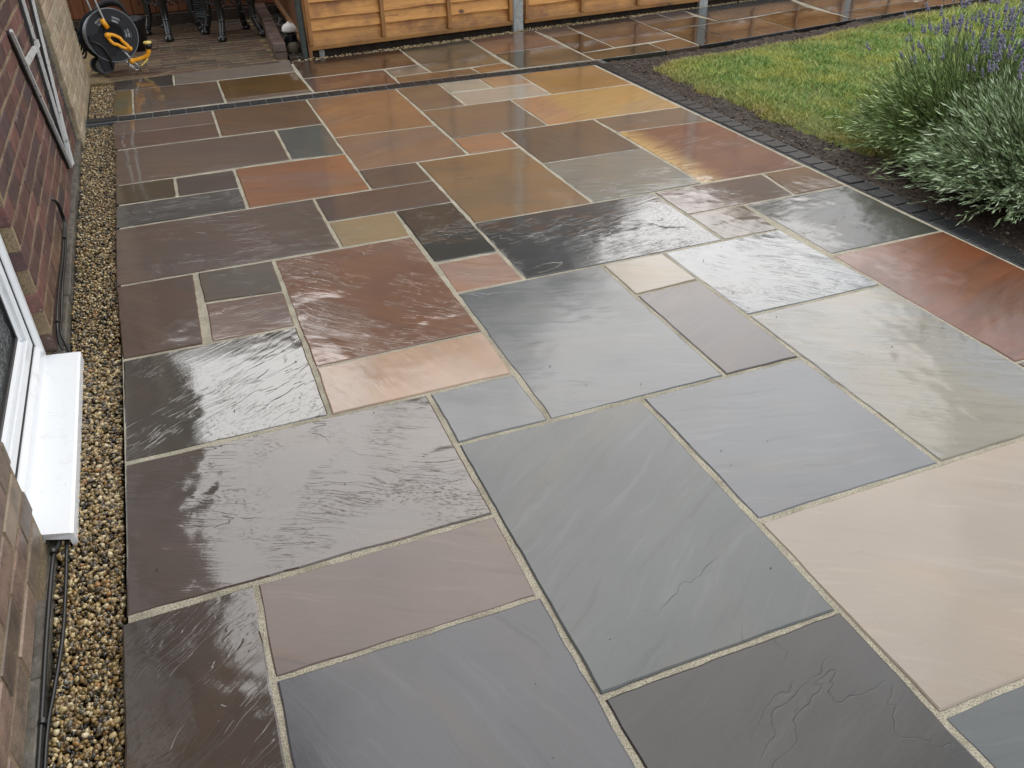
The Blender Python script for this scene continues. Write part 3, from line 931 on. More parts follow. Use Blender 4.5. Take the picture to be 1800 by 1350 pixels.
GST = [(0.0, lin4((216, 192, 138), .80)), (.15, lin4((182, 150, 92), .74)), (.33, lin4((136, 110, 66), .7)), (.48, lin4((88, 74, 48), .66)),
       (.60, lin4((234, 216, 172), .80)), (.68, lin4((58, 52, 42), .62)), (.78, lin4((160, 132, 84), .7)), (.92, lin4((196, 140, 76), .72)), (.945, lin4((120, 112, 94), .66))]
M_peb = mat_pebbles('wet_mixed_pebbles', GST)
M_pebbed = simple('dark_gravel_bed', (46, 38, 28), .8, .6, .4, 0, .4, 90, .01)
strip_bed = poly_prism('gravel_strip', [(-.62, .2), (-.372, .2), (-.386, 7.0), (-.62, 7.1)], -.09, -.045, M_pebbed, kind='structure')
def strip_xy(n, y0, y1, x0f, x1f):
    y = y0 + (y1 - y0) * rng.random(n)
    x0 = x0f(y)
    x1 = x1f(y)
    return np.stack([x0 + (x1 - x0) * rng.random(n), y], 1)
plin = lambda y: -.520 - .0125 * (y - 1.2) + .004
sledge = lambda y: -.3705 - .0022 * y * .8
xy = strip_xy(9000, .75, 2.9, plin, sledge)
scatter_pebbles('pebbles', xy, -.040 + .017 * rng.random(len(xy)), (.0038, .0086), 2, M_peb)
xy = strip_xy(10500, 2.9, 5.80, plin, sledge)
scatter_pebbles('pebbles', xy, -.038 + .018 * rng.random(len(xy)), (.0040, .0088), 1, M_peb)
xy = strip_xy(3400, 5.93, 6.86, lambda y: -.55 + 0 * y, sledge)
scatter_pebbles('pebbles', xy, -.034 + .018 * rng.random(len(xy)), (.0040, .0088), 1, M_peb)

xy = np.stack([-.3 + 3.1 * rng.random(90), .8 + 4.6 * rng.random(90)], 1)
scatter_pebbles('grit', xy, .0022 + 0 * xy[:, 0], (.0010, .0028), 1, mat_pebbles('dark_grit', [(0, lin4((44, 38, 32))), (.6, lin4((90, 80, 66))), (.85, lin4((190, 180, 160)))], .6, .2))

# ------------------------------------------------------------------ house wall with window
house = empty('house', (-.540, 1.2, 0), math.atan(.0125), label='red brick house wall with a white window standing along the gravel strip', cat='house')
Y0, Y1 = -3.5, 4.21            # along the wall
OP0, OP1 = .684, 1.645         # window opening
ZS, ZT = -.02, 2.12
HT = 5.1
M_wm = mat_wallmortar('sandy_wall_mortar', (186, 164, 130), (150, 128, 100))
wall = MB()
wall.box(-.25, -.003, Y0, OP0 - .006, -.09, HT)
wall.box(-.25, -.003, OP1 + .006, Y1, -.09, HT)
wall.box(-.25, -.003, OP0 - .006, OP1 + .006, ZT, HT)
wall.box(-.25, -.003, OP0 - .006, OP1 + .006, -.09, ZS)
wall_o = wall.build('brick_wall', M_wm, house)
M_brick = mat_brick('red_brick')
BP = [(124, 80, 74), (132, 86, 78), (114, 74, 70), (138, 92, 82), (100, 70, 68), (88, 66, 68), (128, 84, 74), (118, 80, 74), (106, 76, 70), (134, 90, 76)]
BPN = [(160, 136, 116), (152, 124, 108), (144, 120, 102), (134, 114, 96), (150, 130, 110), (172, 150, 126)]
def brick_mesh(seed, L=.215, D=.06, Hh=.0635):
    r = random.Random(seed)
    mb = MB().bbox(-D, 0, -L / 2, L / 2, -Hh / 2, Hh / 2, .0035)
    mb.V = [(x + r.uniform(-.0012, .0012), y + r.uniform(-.0016, .0016), z + r.uniform(-.0012, .0012)) for x, y, z in mb.V]
    return mb.mesh('brick', M_brick)
BM = [brick_mesh(k) for k in range(6)]
COURSE = .0745
nb = 0
ub = MB()
for c in range(68):
    z = .022 + .032 + c * COURSE
    if z > HT - .04:
        break
    off = (c % 2) * .1125
    y = Y0 + off - .1125
    while y < Y1:
        a, b = y + .005, y + .22
        y += .225
        pieces = []
        a2, b2 = max(a, Y0), min(b, Y1)
        if ZS < z < ZT:
            if b2 <= OP0 or a2 >= OP1:
                pieces = [(a2, b2)]
            else:
                if a2 < OP0 - .03:
                    pieces.append((a2, OP0))
                if b2 > OP1 + .03:
                    pieces.append((OP1, b2))
        else:
            pieces = [(a2, b2)]
        for (p, q_) in pieces:
            if q_ - p < .03:
                continue
            if z < 1.02 and p > -.55 and nb < 300:
                nb += 1
                o = obj('brick', BM[random.randrange(6)], wall_o, (random.uniform(-.0015, .0015), (p + q_) / 2, z))
                if q_ - p < .2149:
                    o.scale = (1, (q_ - p) / .215, 1)
                yy = (p + q_) / 2
                pal = BPN if yy < .80 else BP
                if yy > OP1 and z < .20 and random.random() < .55:
                    pal = [(126, 92, 70), (132, 100, 76), (112, 78, 62)]
                cc = random.choice(pal)
                f = random.uniform(.85, 1.1)
                o.color = lin4(tuple(min(255, v * f) for v in cc), .72)
            else:
                ub.box(-.06, 0, p, q_, z - .032, z + .032)
M_ubrick = simple('plain_red_brick', (112, 70, 58), .7, .7, .4, 0, .3, 7)
ub.build('upper_brickwork', M_ubrick, house, kind='stuff')
# body of the house behind the outer leaf, eaves, roof
rf = MB()
rf.add([(.42, Y0 - .3, HT - .12), (.42, Y1 + .1, HT - .12), (-3.4, Y1 + .1, HT + 2.0), (-3.4, Y0 - .3, HT + 2.0),
        (.42, Y0 - .3, HT + .06), (.42, Y1 + .1, HT + .06), (-3.4, Y1 + .1, HT + 2.2), (-3.4, Y0 - .3, HT + 2.2)],
       [(0, 1, 2, 3), (7, 6, 5, 4), (0, 4, 5, 1), (1, 5, 6, 2), (2, 6, 7, 3), (3, 7, 4, 0)])
rf.build('roof', simple('brown_roof_tile', (88, 66, 56), .7, .6, .4, 0, .3, 8), house)
bk = MB()
bk.box(-6.8, -.252, Y0, Y1, -.09, HT)
bk.build('rear_walls', M_ubrick, house)
gt = MB().tube([(.46, Y0 - .3, HT), (.46, Y1 + .1, HT)], .055, 10)
gt.build('gutter', M_plasticblk, house)
# plinth
pl = MB()
for k in range(26):
    a = -1.9 + k * .235
    b = min(a + .235, Y1)
    j = random.uniform(-.003, .003)
    pl.bbox(-.02, .0205 + j, a, b, -.09, (.017 if b < .66 or a > 1.62 else -.03) + random.uniform(-.003, .003), .004)
pl.build('plinth', M_plinth, house)
# corner strip of old paint where the two walls meet
cs = MB()
zz = -.04
prev = None
for k in range(60):
    w = .011 + .006 * math.sin(k * 1.9) + random.uniform(-.003, .003)
    cs.box(.0008, .006 + random.uniform(0, .006), Y1 - w - .004, Y1 + .002 + random.uniform(0, .004), zz, zz + .036 + random.uniform(-.006, .002))
    zz += .036
cs.build('paint_strip', M_lead, house)

# window
win = empty('window')
win.parent = house
fr = MB()
def frame_ring(mb, y0, y1, z0, z1, w, x0, x1, b=.004):
    mb.bbox(x0, x1, y0, y0 + w, z0, z1, b)
    mb.bbox(x0, x1, y1 - w, y1, z0, z1, b)
    mb.bbox(x0, x1, y0 + w, y1 - w, z0, z0 + w, b)
    mb.bbox(x0, x1, y0 + w, y1 - w, z1 - w, z1, b)
frame_ring(fr, OP0 + .003, OP1 - .003, .022, ZT - .004, .068, -.105, -.036)
frame_ring(fr, OP0 + .03, OP1 - .03, .05, ZT - .03, .044, -.104, -.030, .012)
fr_o = fr.build('frame', M_white, win)
gk = MB()
frame_ring(gk, OP0 + .071, OP1 - .071, .09, ZT - .071, .010, -.1, -.046, .002)
gk.build('gasket', M_rubber, win)
sa = MB()
frame_ring(sa, OP0 + .081, OP1 - .081, .100, ZT - .081, .045, -.1, -.048, .004)
frame_ring(sa, OP0 + .122, OP1 - .122, .141, ZT - .122, .018, -.1, -.062, .009)
sa.build('sash', M_white, win)
g2 = MB()
frame_ring(g2, OP0 + .140, OP1 - .140, .159, ZT - .140, .016, -.1, -.069, .002)
g2.build('gasket', M_rubber, win)
def mat_pane():
    s = NT('rain_spotted_obscure_glass')
    P = s.coord('Object')
    v = s.voro(P, 60)
    n = s.noise(P, 30, 4, .6)
    s.set('Base Color', s.ramp(n, [(.35, lin4((46, 50, 52))), (.7, lin4((84, 90, 92)))]))
    s.set('Roughness', .08)
    s.set('Specular IOR Level', .8)
    s.set('Normal', s.bump(s.math('ADD', v, s.math('MULTIPLY', n, 1.5)), .35, .01))
    return s.m
pn = MB().box(-.095, -.078, OP0 + .15, OP1 - .15, .17, ZT - .15)
pn.build('pane', mat_pane(), win)
sl = MB()
prof = [(-.11, .0215), (-.036, .0195), (-.034, .0165), (.060, .006), (.068, .003), (.0685, -.033), (.056, -.036), (.055, -.014), (-.002, -.010), (-.004, -.0195), (-.11, -.0195)]
ya, yb = .668, 1.628
n = len(prof)
sl.add([(x, ya, z) for x, z in prof] + [(x, yb, z) for x, z in prof],
       [tuple(range(n)), tuple(range(n, 2 * n))[::-1]] + [(i, (i + 1) % n, n + (i + 1) % n, n + i) for i in range(n)])
# the sill runs into the reveal; trim what would cut the jamb bricks
sl.V = [(x, min(max(y, OP0 + .002), OP1 - .002) if x < .0 else y, z) for x, y, z in sl.V]
so = sl.build('sill', M_white, win)
so.location = (0, 0, .006)

# cables along the foot of the wall
cab = MB()
def wp(y, z, x=.012):
    return (x, y, z)
def spline(pts, n=8):
    P = [Vector(p) for p in pts]
    out = []
    for i in range(len(P) - 1):
        p0 = P[max(i - 1, 0)]
        p1, p2 = P[i], P[i + 1]
        p3 = P[min(i + 2, len(P) - 1)]
        for k in range(n):
            t = k / n
            out.append(.5 * ((2 * p1) + (-p0 + p2) * t + (2 * p0 - 5 * p1 + 4 * p2 - p3) * t * t + (-p0 + 3 * p1 - 3 * p2 + p3) * t ** 3))
    out.append(P[-1])
    return out
cables = empty('wall_cables', (-.540, 1.2, 0), math.atan(.0125), label='black cables leaving a hole and running along the foot of the brick wall', cat='cable')
path1 = spline([(-.02, 2.60, .232), (.010, 2.60, .218), (.012, 2.64, .16), (.010, 2.63, .10), (.010, 2.33, .082), (.010, 2.04, .088), (.012, 1.76, .085), (.010, 1.66, .04), (.034, 1.60, -.022), (.038, 1.2, -.022), (.030, .72, -.018), (.028, .58, .020), (.024, .35, .018), (.023, .15, .012), (.023, -.1, .01), (.024, -.5, .0), (.024, -.9, 0)])
path2 = spline([(-.02, 2.61, .226), (.014, 2.61, .21), (.016, 2.645, .15), (.016, 2.62, .095), (.017, 2.33, .076), (.017, 2.04, .078), (.012, 1.86, .05), (.014, 1.72, .045), (.034, 1.64, -.004), (.045, 1.55, -.022), (.046, 1.2, -.022), (.045, .72, -.018), (.047, .5, -.017), (.046, .33, -.014), (.036, .18, -.008), (.031, .08, .0), (.030, -.1, -.003), (.030, -.5, -.004), (.030, -.9, -.004)])
MB().tube(path1, .0052, 8).build('cable', M_rubber, cables, True)
MB().tube(path2, .0046, 8).build('cable', M_rubber, cables, True)
for (x, y, z) in ((.027, .60, .02), (.025, .10, .011), (.012, 1.74, .083), (.012, 2.5, .09)):
    MB().tube([(x, y - .006, z), (x, y + .006, z)], .0085, 8).build('cable_clip', M_rubber, cables)

# fan trellis of flaking white bars on the wall
tre = empty('wall_trellis', (-.540, 1.2, 0), math.atan(.0125), label='fan shaped trellis of flaking white bars fixed to the red brick wall', cat='trellis')
def bar(mb, a, b, w=.016, t=.012):
    a, b = Vector(a), Vector(b)
    d = (b - a).normalized()
    nx = Vector((1, 0, 0))
    s_ = d.cross(nx).normalized()
    V = []
    for p in (a, b):
        for u, v in ((-1, -1), (1, -1), (1, 1), (-1, 1)):
            V.append(p + s_ * (w / 2 * u) + nx * (t / 2 * v))
    return mb.add(V, [(0, 1, 2, 3), (7, 6, 5, 4), (0, 4, 5, 1), (1, 5, 6, 2), (2, 6, 7, 3), (3, 7, 4, 0)])
for (y, z, x) in ((2.80, .93, .02), (3.60, 1.10, .024), (4.12, 1.08, .028)):
    y0, z0 = 3.44, .105
    if y < 3:
        y, z = 2.87, .832
    mb = MB()
    bar(mb, (x, y0 + (y - 3.44) * .02, z0), (x, y, z))
    mb.build('bar', M_flaky, tre)
    mb = MB()
    bar(mb, (x - .014, y0 + (y - 3.44) * .02 - .010, z0), (x - .014, y - .010, z - .006), .022, .012)
    mb.build('bar_shadow_side', M_rubber, tre)  # black strip added as each bar's dark side and shadow line
mb = MB()
bar(mb, (.013, 3.0, .672), (.013, 3.74, .632), .03, .01)
mb.build('cross_bar', M_flaky, tre)

# ------------------------------------------------------------------ paler wall beyond the corner (a garage)
gar = empty('garage', (-.560, 5.44, 0), 0, label='pale weathered brick garage wall beyond the red brick house', cat='garage')
GL = 1.56
gw = MB().box(-2.9, -.006, 0, GL, -.09, 2.55)
gw_o = gw.build('brick_wall', mat_wallmortar('pale_wall_mortar', (200, 184, 152), (178, 160, 130)), gar)
M_pbrick = mat_brick('pale_weathered_brick', .15)
def pbm(seed):
    me = brick_mesh(seed).copy()
    me.materials.clear()
    me.materials.append(M_pbrick)
    return me
GM = [pbm(40 + k) for k in range(5)]
GP = [(212, 192, 160), (206, 184, 152), (218, 200, 170), (202, 178, 148), (210, 186, 158), (204, 186, 154)]
gu = MB()
for c in range(34):
    z = -.02 + .032 + c * COURSE
    y = (c % 2) * .1125 - .1125
    while y < GL:
        a, b = max(y + .004, 0), min(y + .221, GL)
        y += .225
        if b - a < .03:
            continue
        if z < .95:
            o = obj('brick', GM[random.randrange(5)], gw_o, (random.uniform(-.001, .001), (a + b) / 2, z))
            o.scale = (1, (b - a) / .215, 1.06)
            cc = random.choice(GP)
            f = random.uniform(.95, 1.04)
            o.color = lin4(tuple(v * f for v in cc), .72)
        else:
            gu.box(-.05, 0, a, b, z - .032, z + .032)
gu.build('upper_brickwork', simple('pale_plain_brick', (150, 130, 106), .7, .7, .4, 0, .3, 7), gar, kind='stuff')
MB().box(-3.0, .12, -.02, GL + .1, 2.555, 2.7).build('roof', simple('grey_felt_roof', (82, 80, 78), .8, .7), gar)

# ------------------------------------------------------------------ brick paved corner
pav = poly_prism('brick_paving', [(-.62, 6.905), (.865, 6.885), (.90, 9.0), (-.9, 9.0), (-.9, 7.02)], -.09, -.004, simple('mossy_jointing', (150, 130, 92), .8, .7, .4, 0, .4, 40, .004), kind='structure')
M_pav = mat_brick('brown_paving_brick', .55, .6)
def paver(seed):
    r = random.Random(seed)
    mb = MB().bbox(-.1005, .1005, -.0430, .0430, -.05, 0, .004)
    mb.V = [(x + r.uniform(-.0015, .0015), y + r.uniform(-.0015, .0015), z) for x, y, z in mb.V]
    return mb.mesh('brick', M_pav)
PM = [paver(k) for k in range(5)]
PC = [(122, 98, 70), (112, 88, 64), (132, 104, 74), (102, 82, 62), (118, 84, 64), (128, 108, 76)]
for r_ in range(21):
    y = 6.965 + r_ * .0985
    x = -.56 + (r_ % 2) * .102
    if r_ == 0:
        x = -.42
    while x + .1 < .80:
        o = obj('brick', PM[random.randrange(5)], pav, (x + .1, y + random.uniform(-.002, .002), random.uniform(-.0015, .0015)))
        cc = random.choice(PC)
        f = random.uniform(.85, 1.1)
        o.color = lin4(tuple(v * f for v in cc), .62)
        x += .204
# low wall of reclaimed bricks beside the paving
lw = empty('low_edging_wall', (.825, 7.06, 0), math.atan(-.055), label='low edging wall of single bricks between paving and planting strip', cat='low wall')
for k in range(10):
    for c in range(2):
        mb = MB().bbox(-.048, .048, .002, .216, c * .064 - .01, c * .064 + .052 + random.uniform(-.002, .002), .005)
        o = mb.build('brick', M_pav, lw, loc=(random.uniform(-.003, .003), k * .222 - (.0 if c == 0 else .012), 0))
        o.color = lin4(random.choice([(128, 104, 92), (118, 92, 78), (138, 116, 102), (104, 84, 72)]), .66)
# planting strip
strip = poly_prism('planting_strip', [(.885, 7.0), (1.035, 7.0), (1.17, 9.6), (1.0, 9.6)], -.09, .012, M_soil, kind='structure')
cob_xy = strip_xy(150, 7.03, 8.9, lambda y: .895 + (y - 7) * .05, lambda y: 1.0 + (y - 7) * .05)
scatter_pebbles('chippings', cob_xy, .014 + .01 * rng.random(len(cob_xy)), (.008, .022), 1,
                mat_pebbles('grey_brown_chippings', [(0, lin4((96, 86, 76), .7)), (.4, lin4((60, 54, 50), .7)), (.7, lin4((150, 138, 124), .7)), (.88, lin4((80, 66, 54), .7))], .5, .4))
rk = MB().lathe([(.002, .075), (.03, .07), (.052, .045), (.058, .02), (.05, -.01)], 12)
rk.V = [(x * (1 + .25 * noise.noise(Vector((x * 40, y * 40, z * 40)))) * 1.05, y * (1.15 + .3 * noise.noise(Vector((y * 30, z * 50, x * 30)))), z * (1 + .25 * noise.noise(Vector((x * 60, y * 50, 3))))) for x, y, z in rk.V]
rk.build('rock', simple('mossy_rock', (88, 80, 60), .6, .7, .5, 0, .5, 40, .01), None, True, loc=(.950, 7.19, .012), label='rough mossy rock beside the solar light at the fence corner', cat='rock')
sol = empty('solar_light', (.955, 7.34, .01), label='white domed solar light on a black base in the planting strip', cat='garden light')
MB().lathe([(.048, 0), (.05, .05), (.043, .10), (.041, .135), (.0, .136)], 20).build('base', M_plasticblk, sol, True)
MB().lathe([(.058, .136), (.060, .145), (.054, .170), (.038, .188), (.016, .196), (.012, .204), (.0, .206)], 24).build('dome', simple('white_dome_plastic', (236, 234, 228), .3, .85), sol, True)

# ------------------------------------------------------------------ slatted side fence
sf = empty('side_fence', (1.005, 7.04, 0), math.atan(-.045), label='side fence of thin brown vertical slats running back from the corner', cat='fence')
M_slat = mat_wood('brown_slat', (150, 100, 56), (120, 76, 42), (98, 66, 40), 1.0, 2)
for k in range(48):
    MB().bbox(-.008, .008, 0, .034, .125, 1.75, .003).build('slat', M_slat, sf, loc=(.026, .05 + k * .058, random.uniform(-.004, .004)))
MB().bbox(-.018, .016, .03, 2.85, .095, .128, .004).build('rail', mat_wood('pale_rail', (176, 130, 84), (150, 106, 66), (120, 86, 54), 1.0, 1), sf)
MB().bbox(.018, .034, .03, 2.85, -.02, .095, .003).build('gap_board', mat_wood('dark_board', (92, 64, 42), (74, 52, 36), (58, 42, 30), 1.0, 1), sf)
MB().bbox(-.022, .022, -.045, .0, -.05, 1.85, .006).build('post', M_postmetal, sf)
MB().bbox(.0, .04, 2.85, 2.9, -.05, 1.85, .006).build('post', M_postmetal, sf)

# ------------------------------------------------------------------ lap panel fence with concrete posts
fence = empty('garden_fence', (0, 0, 0), 0, label='golden waney lap timber fence on grey concrete posts behind the path', cat='fence')
M_board = mat_wood('golden_larch_board', (240, 176, 88), (204, 134, 58), (146, 90, 40), splash=True)
M_batten = mat_wood('golden_batten', (190, 138, 76), (168, 112, 58), (130, 88, 48), 1.0, 2)
M_gapboard = simple('dark_gap_board', (56, 48, 40), .85, .6, .2, 0, .5, 20, .01)  # soil-dark tone for the board that keeps the fence gap dark
FP = [(1.02, 7.035), (2.876, 7.262), (4.865, 7.475), (6.80, 7.72), (8.75, 7.97), (10.7, 8.22)]
for k in range(1, len(FP)):
    x, y = FP[k]
    MB().bbox(-.048, .048, -.05, .05, -.1, 1.86, .008).build('concrete_post', M_concpost, fence, loc=(x, y, 0))
for k in range(len(FP) - 1):
    a, b = Vector(FP[k]), Vector(FP[k + 1])
    d = (b - a)
    L = d.length - (.115 if k else .075)
    th = math.atan2(d.y, d.x)
    o0 = a + d.normalized() * (.057 if k else .015)
    pan = empty('fence_panel', (o0.x, o0.y, 0), th)
    pan.parent = fence
    zb = .052
    z = zb
    i = 0
    r = random.Random(900 + k)
    while z < 1.78:
        ht = .125 if i else .14
        pitch = r.uniform(.088, .118) if i else .135
        n = 30 if z < .6 else 8
        V = []
        ph = r.uniform(0, 9)
        wav = 0 if i == 0 else .007
        for q_ in range(n + 1):
            u = q_ / n * L
            wv = wav * (noise.noise(Vector((u * 2.2 + ph, i * 3.7, k))) * 1.5 + .6 * noise.noise(Vector((u * 8 + ph, i * 3.7, k))))
            yb, yt = -.046, -.004
            V += [(u, yb, z + wv), (u, yt - .004, z + ht), (u, yt + .002, z + ht), (u, yb + .012, z + wv)]
        F = []
        for q_ in range(n):
            b0 = q_ * 4
            for e_ in range(4):
                F.append((b0 + e_, b0 + (e_ + 1) % 4, b0 + 4 + (e_ + 1) % 4, b0 + 4 + e_))
        F += [(3, 2, 1, 0), (n * 4, n * 4 + 1, n * 4 + 2, n * 4 + 3)]
        MB().add(V, F).build('board', M_board, pan)
        z += pitch
        i += 1
    MB().bbox(-.03, L + .03, .0, .03, -.08, .12, .004).build('gap_board', M_gapboard, pan)  # added dark board behind the panel, shuts out the bright gap below
    MB().bbox(.0, L, -.052, -.041, .050, .086, .003).build('bottom_rail', M_board, pan)
    for u in ([.02, .62, 1.20, L - .02] if k == 0 else [.02, .58, 1.18, L - .02]):
        MB().bbox(-.018, .018, -.062, -.041, .088, 1.80, .004).build('batten', M_batten, pan, loc=(u, 0, 0))
    MB().bbox(0, L, -.045, .03, 1.79, 1.815, .004).build('capping_rail', M_batten, pan)
# gap under the fence: dark soil and a line of pebbles
poly_prism('fence_soil', [(1.0, 6.90), (1.75, 6.99), (2.37, 7.08), (2.99, 7.2), (3.98, 7.31), (4.62, 7.39), (5.87, 7.57), (7.3, 7.84), (11, 8.3), (11, 8.9), (1.0, 8.0)], -.09, -.016, M_soil, kind='structure')
edge = np.array([(.885, 6.885), (1.75, 6.985), (2.37, 7.07), (2.99, 7.19), (3.98, 7.305), (4.62, 7.385), (5.87, 7.57), (7.25, 7.82)])
def along(n, w):
    t = rng.random(n)
    x = edge[0, 0] + t * (edge[-1, 0] - edge[0, 0])
    y = np.interp(x, edge[:, 0], edge[:, 1])
    return np.stack([x, y + w * rng.random(n) ** 1.3], 1)
xy = along(3800, .085)
GST2 = [(0.0, lin4((226, 202, 150), .66)), (.30, lin4((190, 158, 104), .62)), (.5, lin4((140, 116, 80), .6)), (.62, lin4((240, 226, 190), .66)), (.8, lin4((96, 80, 58), .6)), (.9, lin4((206, 176, 128), .6))]
scatter_pebbles('fence_pebbles', xy, -.012 + .012 * rng.random(len(xy)), (.0045, .0095), 1, mat_pebbles('golden_pebbles', GST2, .35, .4))
fl = MB().box(-.02, .02, -.05, .05, -.02, .05).build('offcut', M_concpost, None, loc=(1.14, 7.09, 0), label='pale concrete offcut under the fence near the corner post', cat='concrete block')
MB().bbox(-.014, .014, -.014, .014, -.05, 1.8, .003).build('corner_batten', M_batten, fence, loc=(1.045, 7.0, 0))

# ------------------------------------------------------------------ shed at the back
shed = empty('shed', (0, 9.0, 0), 0, label='orange brown timber shed front behind the black garden chairs', cat='shed')
M_shed = mat_wood('orange_brown_shed_board', (140, 84, 44), (118, 68, 36), (92, 54, 32), 1.0, 2)
MB().bbox(-1.5, 1.1, .0, 2.2, -.05, .10, .01).build('base', simple('dark_brick_base', (66, 52, 42), .7, .7, .4, 0, .3, 30, .01), shed)
for k in range(26):
    MB().bbox(.001, .0985, -.012 + .004 * (k % 2), .02, .105, 2.2, .004).build('board', M_shed, shed, loc=(-1.5 + k * .1, .03, 0))
MB().box(-1.48, 1.08, .052, 2.1, .1, 2.2).build('body', simple('shed_sides', (90, 60, 40), .7, .7), shed)
MB().add([(-1.6, -.15, 2.19), (1.2, -.15, 2.19), (1.2, 2.3, 2.6), (-1.6, 2.3, 2.6), (-1.6, -.15, 2.25), (1.2, -.15, 2.25), (1.2, 2.3, 2.66), (-1.6, 2.3, 2.66)],
         [(0, 3, 2, 1), (4, 5, 6, 7), (0, 1, 5, 4), (1, 2, 6, 5), (2, 3, 7, 6), (3, 0, 4, 7)]).build('roof', M_plasticblk, shed)

# ------------------------------------------------------------------ cast iron chairs
def chair(legs, label, seed):
    r = random.Random(seed)
    cx = sum(l[0] for l in legs) / 4
    cy = sum(l[1] for l in legs) / 4
    t = empty('garden_chair', (cx, cy, 0), 0, label=label, cat='chair', group='cast iron garden chairs by the shed')
    L = [(x - cx, y - cy) for x, y in legs]
    for x, y in L:
        ox, oy = x * .16, y * .16
        p = spline([(x * 1.10, y * 1.10, .012), (x * 1.02, y * 1.02, .05), (x * .86, y * .86, .14), (x * .84, y * .84, .25), (x * .98, y * .98, .36), (x * .92, y * .92, .43)], 6)
        n = len(p)
        rr = [.027 + .020 * max(0, k / n - .40) + (.006 if k < 4 else 0) for k in range(n)]
        mb = MB().tube(p, rr, 10)
        # paw foot and knuckles
        mb.lathe([(.0, .0), (.036, .002), (.041, .018), (.032, .040), (.022, .052), (.0, .056)], 12, Matrix.Translation((x * 1.10, y * 1.10, 0)))
        for hz in (.075, .16, .30):
            q_ = min(range(n), key=lambda k: abs(p[k].z - hz))
            mb.lathe([(.0, -.014), (.029, -.007), (.033, .0), (.029, .007), (.0, .014)], 10, Matrix.Translation(p[q_]))
        mb.build('leg', M_blackiron, t, True)
    # lacy rails between the legs
    for k in range(4):
        a, b = Vector((*L[k], .335)) * .96, Vector((*L[(k + 1) % 4], .335)) * .96
        mb = MB()
        mb.tube([a * 1.0, b * 1.0], .010, 6)
        for j in range(5):
            u = (j + .5) / 5
            c = a.lerp(b, u)
            d = (b - a).normalized()
            ring = [c + d * (.028 * math.cos(w)) + Vector((0, 0, -.035 + .028 * math.sin(w))) for w in [2 * math.pi * s_ / 10 for s_ in range(11)]]
            mb.tube(ring, .006, 6)
        mb.build('apron', M_blackiron, t, True)
    mb = MB()
    n = 20
    prof = [(1.22, .425), (1.25, .435), (1.22, .447), (.0, .44)]
    rad_ = sum(Vector(l).length for l in L) / 4
    mb.lathe([(p_[0] * rad_ * .82, p_[1]) for p_ in prof], 24)
    mb.build('seat', M_blackiron, t, True)
    b0, b1 = Vector((*L[2], .44)), Vector((*L[3], .44))
    mb = MB()
    for a in (b0, b1):
        mb.tube([a, a * 1.05 + Vector((0, 0, .42 - .0 * a.z))], .012, 8)
    for j in range(9):
        a = b0.lerp(b1, (j + .5) / 9)
        mb.tube([a, a * 1.04 + Vector((0, 0, .40))], .007, 6)
    ring = [b0.lerp(b1, u) * 1.05 + Vector((0, 0, .40 + .09 * math.sin(u * math.pi))) for u in [s_ / 10 for s_ in range(11)]]
    mb.tube(ring, .013, 8)
    mb.build('backrest', M_blackiron, t, True)
chair([(.055, 8.24), (.33, 8.58), (.05, 8.86), (-.10, 8.58)], 'black cast iron garden chair on the left nearer the hose reel', 3)
chair([(.48, 7.99), (.80, 8.06), (.71, 8.42), (.385, 8.36)], 'black cast iron garden chair on the right nearer the low edging wall', 4)

# grey ribbed hose stacked behind the chairs
hx = MB()
pts = []
for k in range(220):
    a = k / 220 * 2 * math.pi * 14
    pts.append((.36 + .055 * math.cos(a), 8.88 + .02 * math.sin(a * .07), .03 + .30 * k / 220 + .03 * math.sin(a)))
hx.tube(pts, .011, 6)
hx.build('ribbed_hose', simple('grey_ribbed_plastic', (92, 98, 100), .35, .7), None, True, label='grey ribbed hose hanging in a coil behind the black chairs', cat='hose')

# black spiral hose arching behind the reel
sp = MB()
arc = spline([(-.46, 7.86, .26), (-.43, 7.86, .345), (-.34, 7.86, .385), (-.255, 7.86, .36), (-.22, 7.86, .27)], 30)
pts = []
for k, p in enumerate(arc):
    for j in range(3):
        a = (k * 3 + j) * 2 * math.pi / 9
        pts.append(p + Vector((.0, math.cos(a) * .026, math.sin(a) * .026)))
sp.tube(pts, .0055, 5)
sp.build('spiral_hose', M_rubber, None, True, label='black spiral hose arching up behind the hose reel', cat='hose')
pot = empty('black_pot', (-.20, 7.95, 0), label='small black pot standing between hose reel and chairs', cat='pot')
MB().lathe([(.075, 0), (.095, .22), (.10, .23), (.10, .25), (.085, .25), (.07, .02), (.0, .02)], 20).build('pot', M_rubber, pot, True)

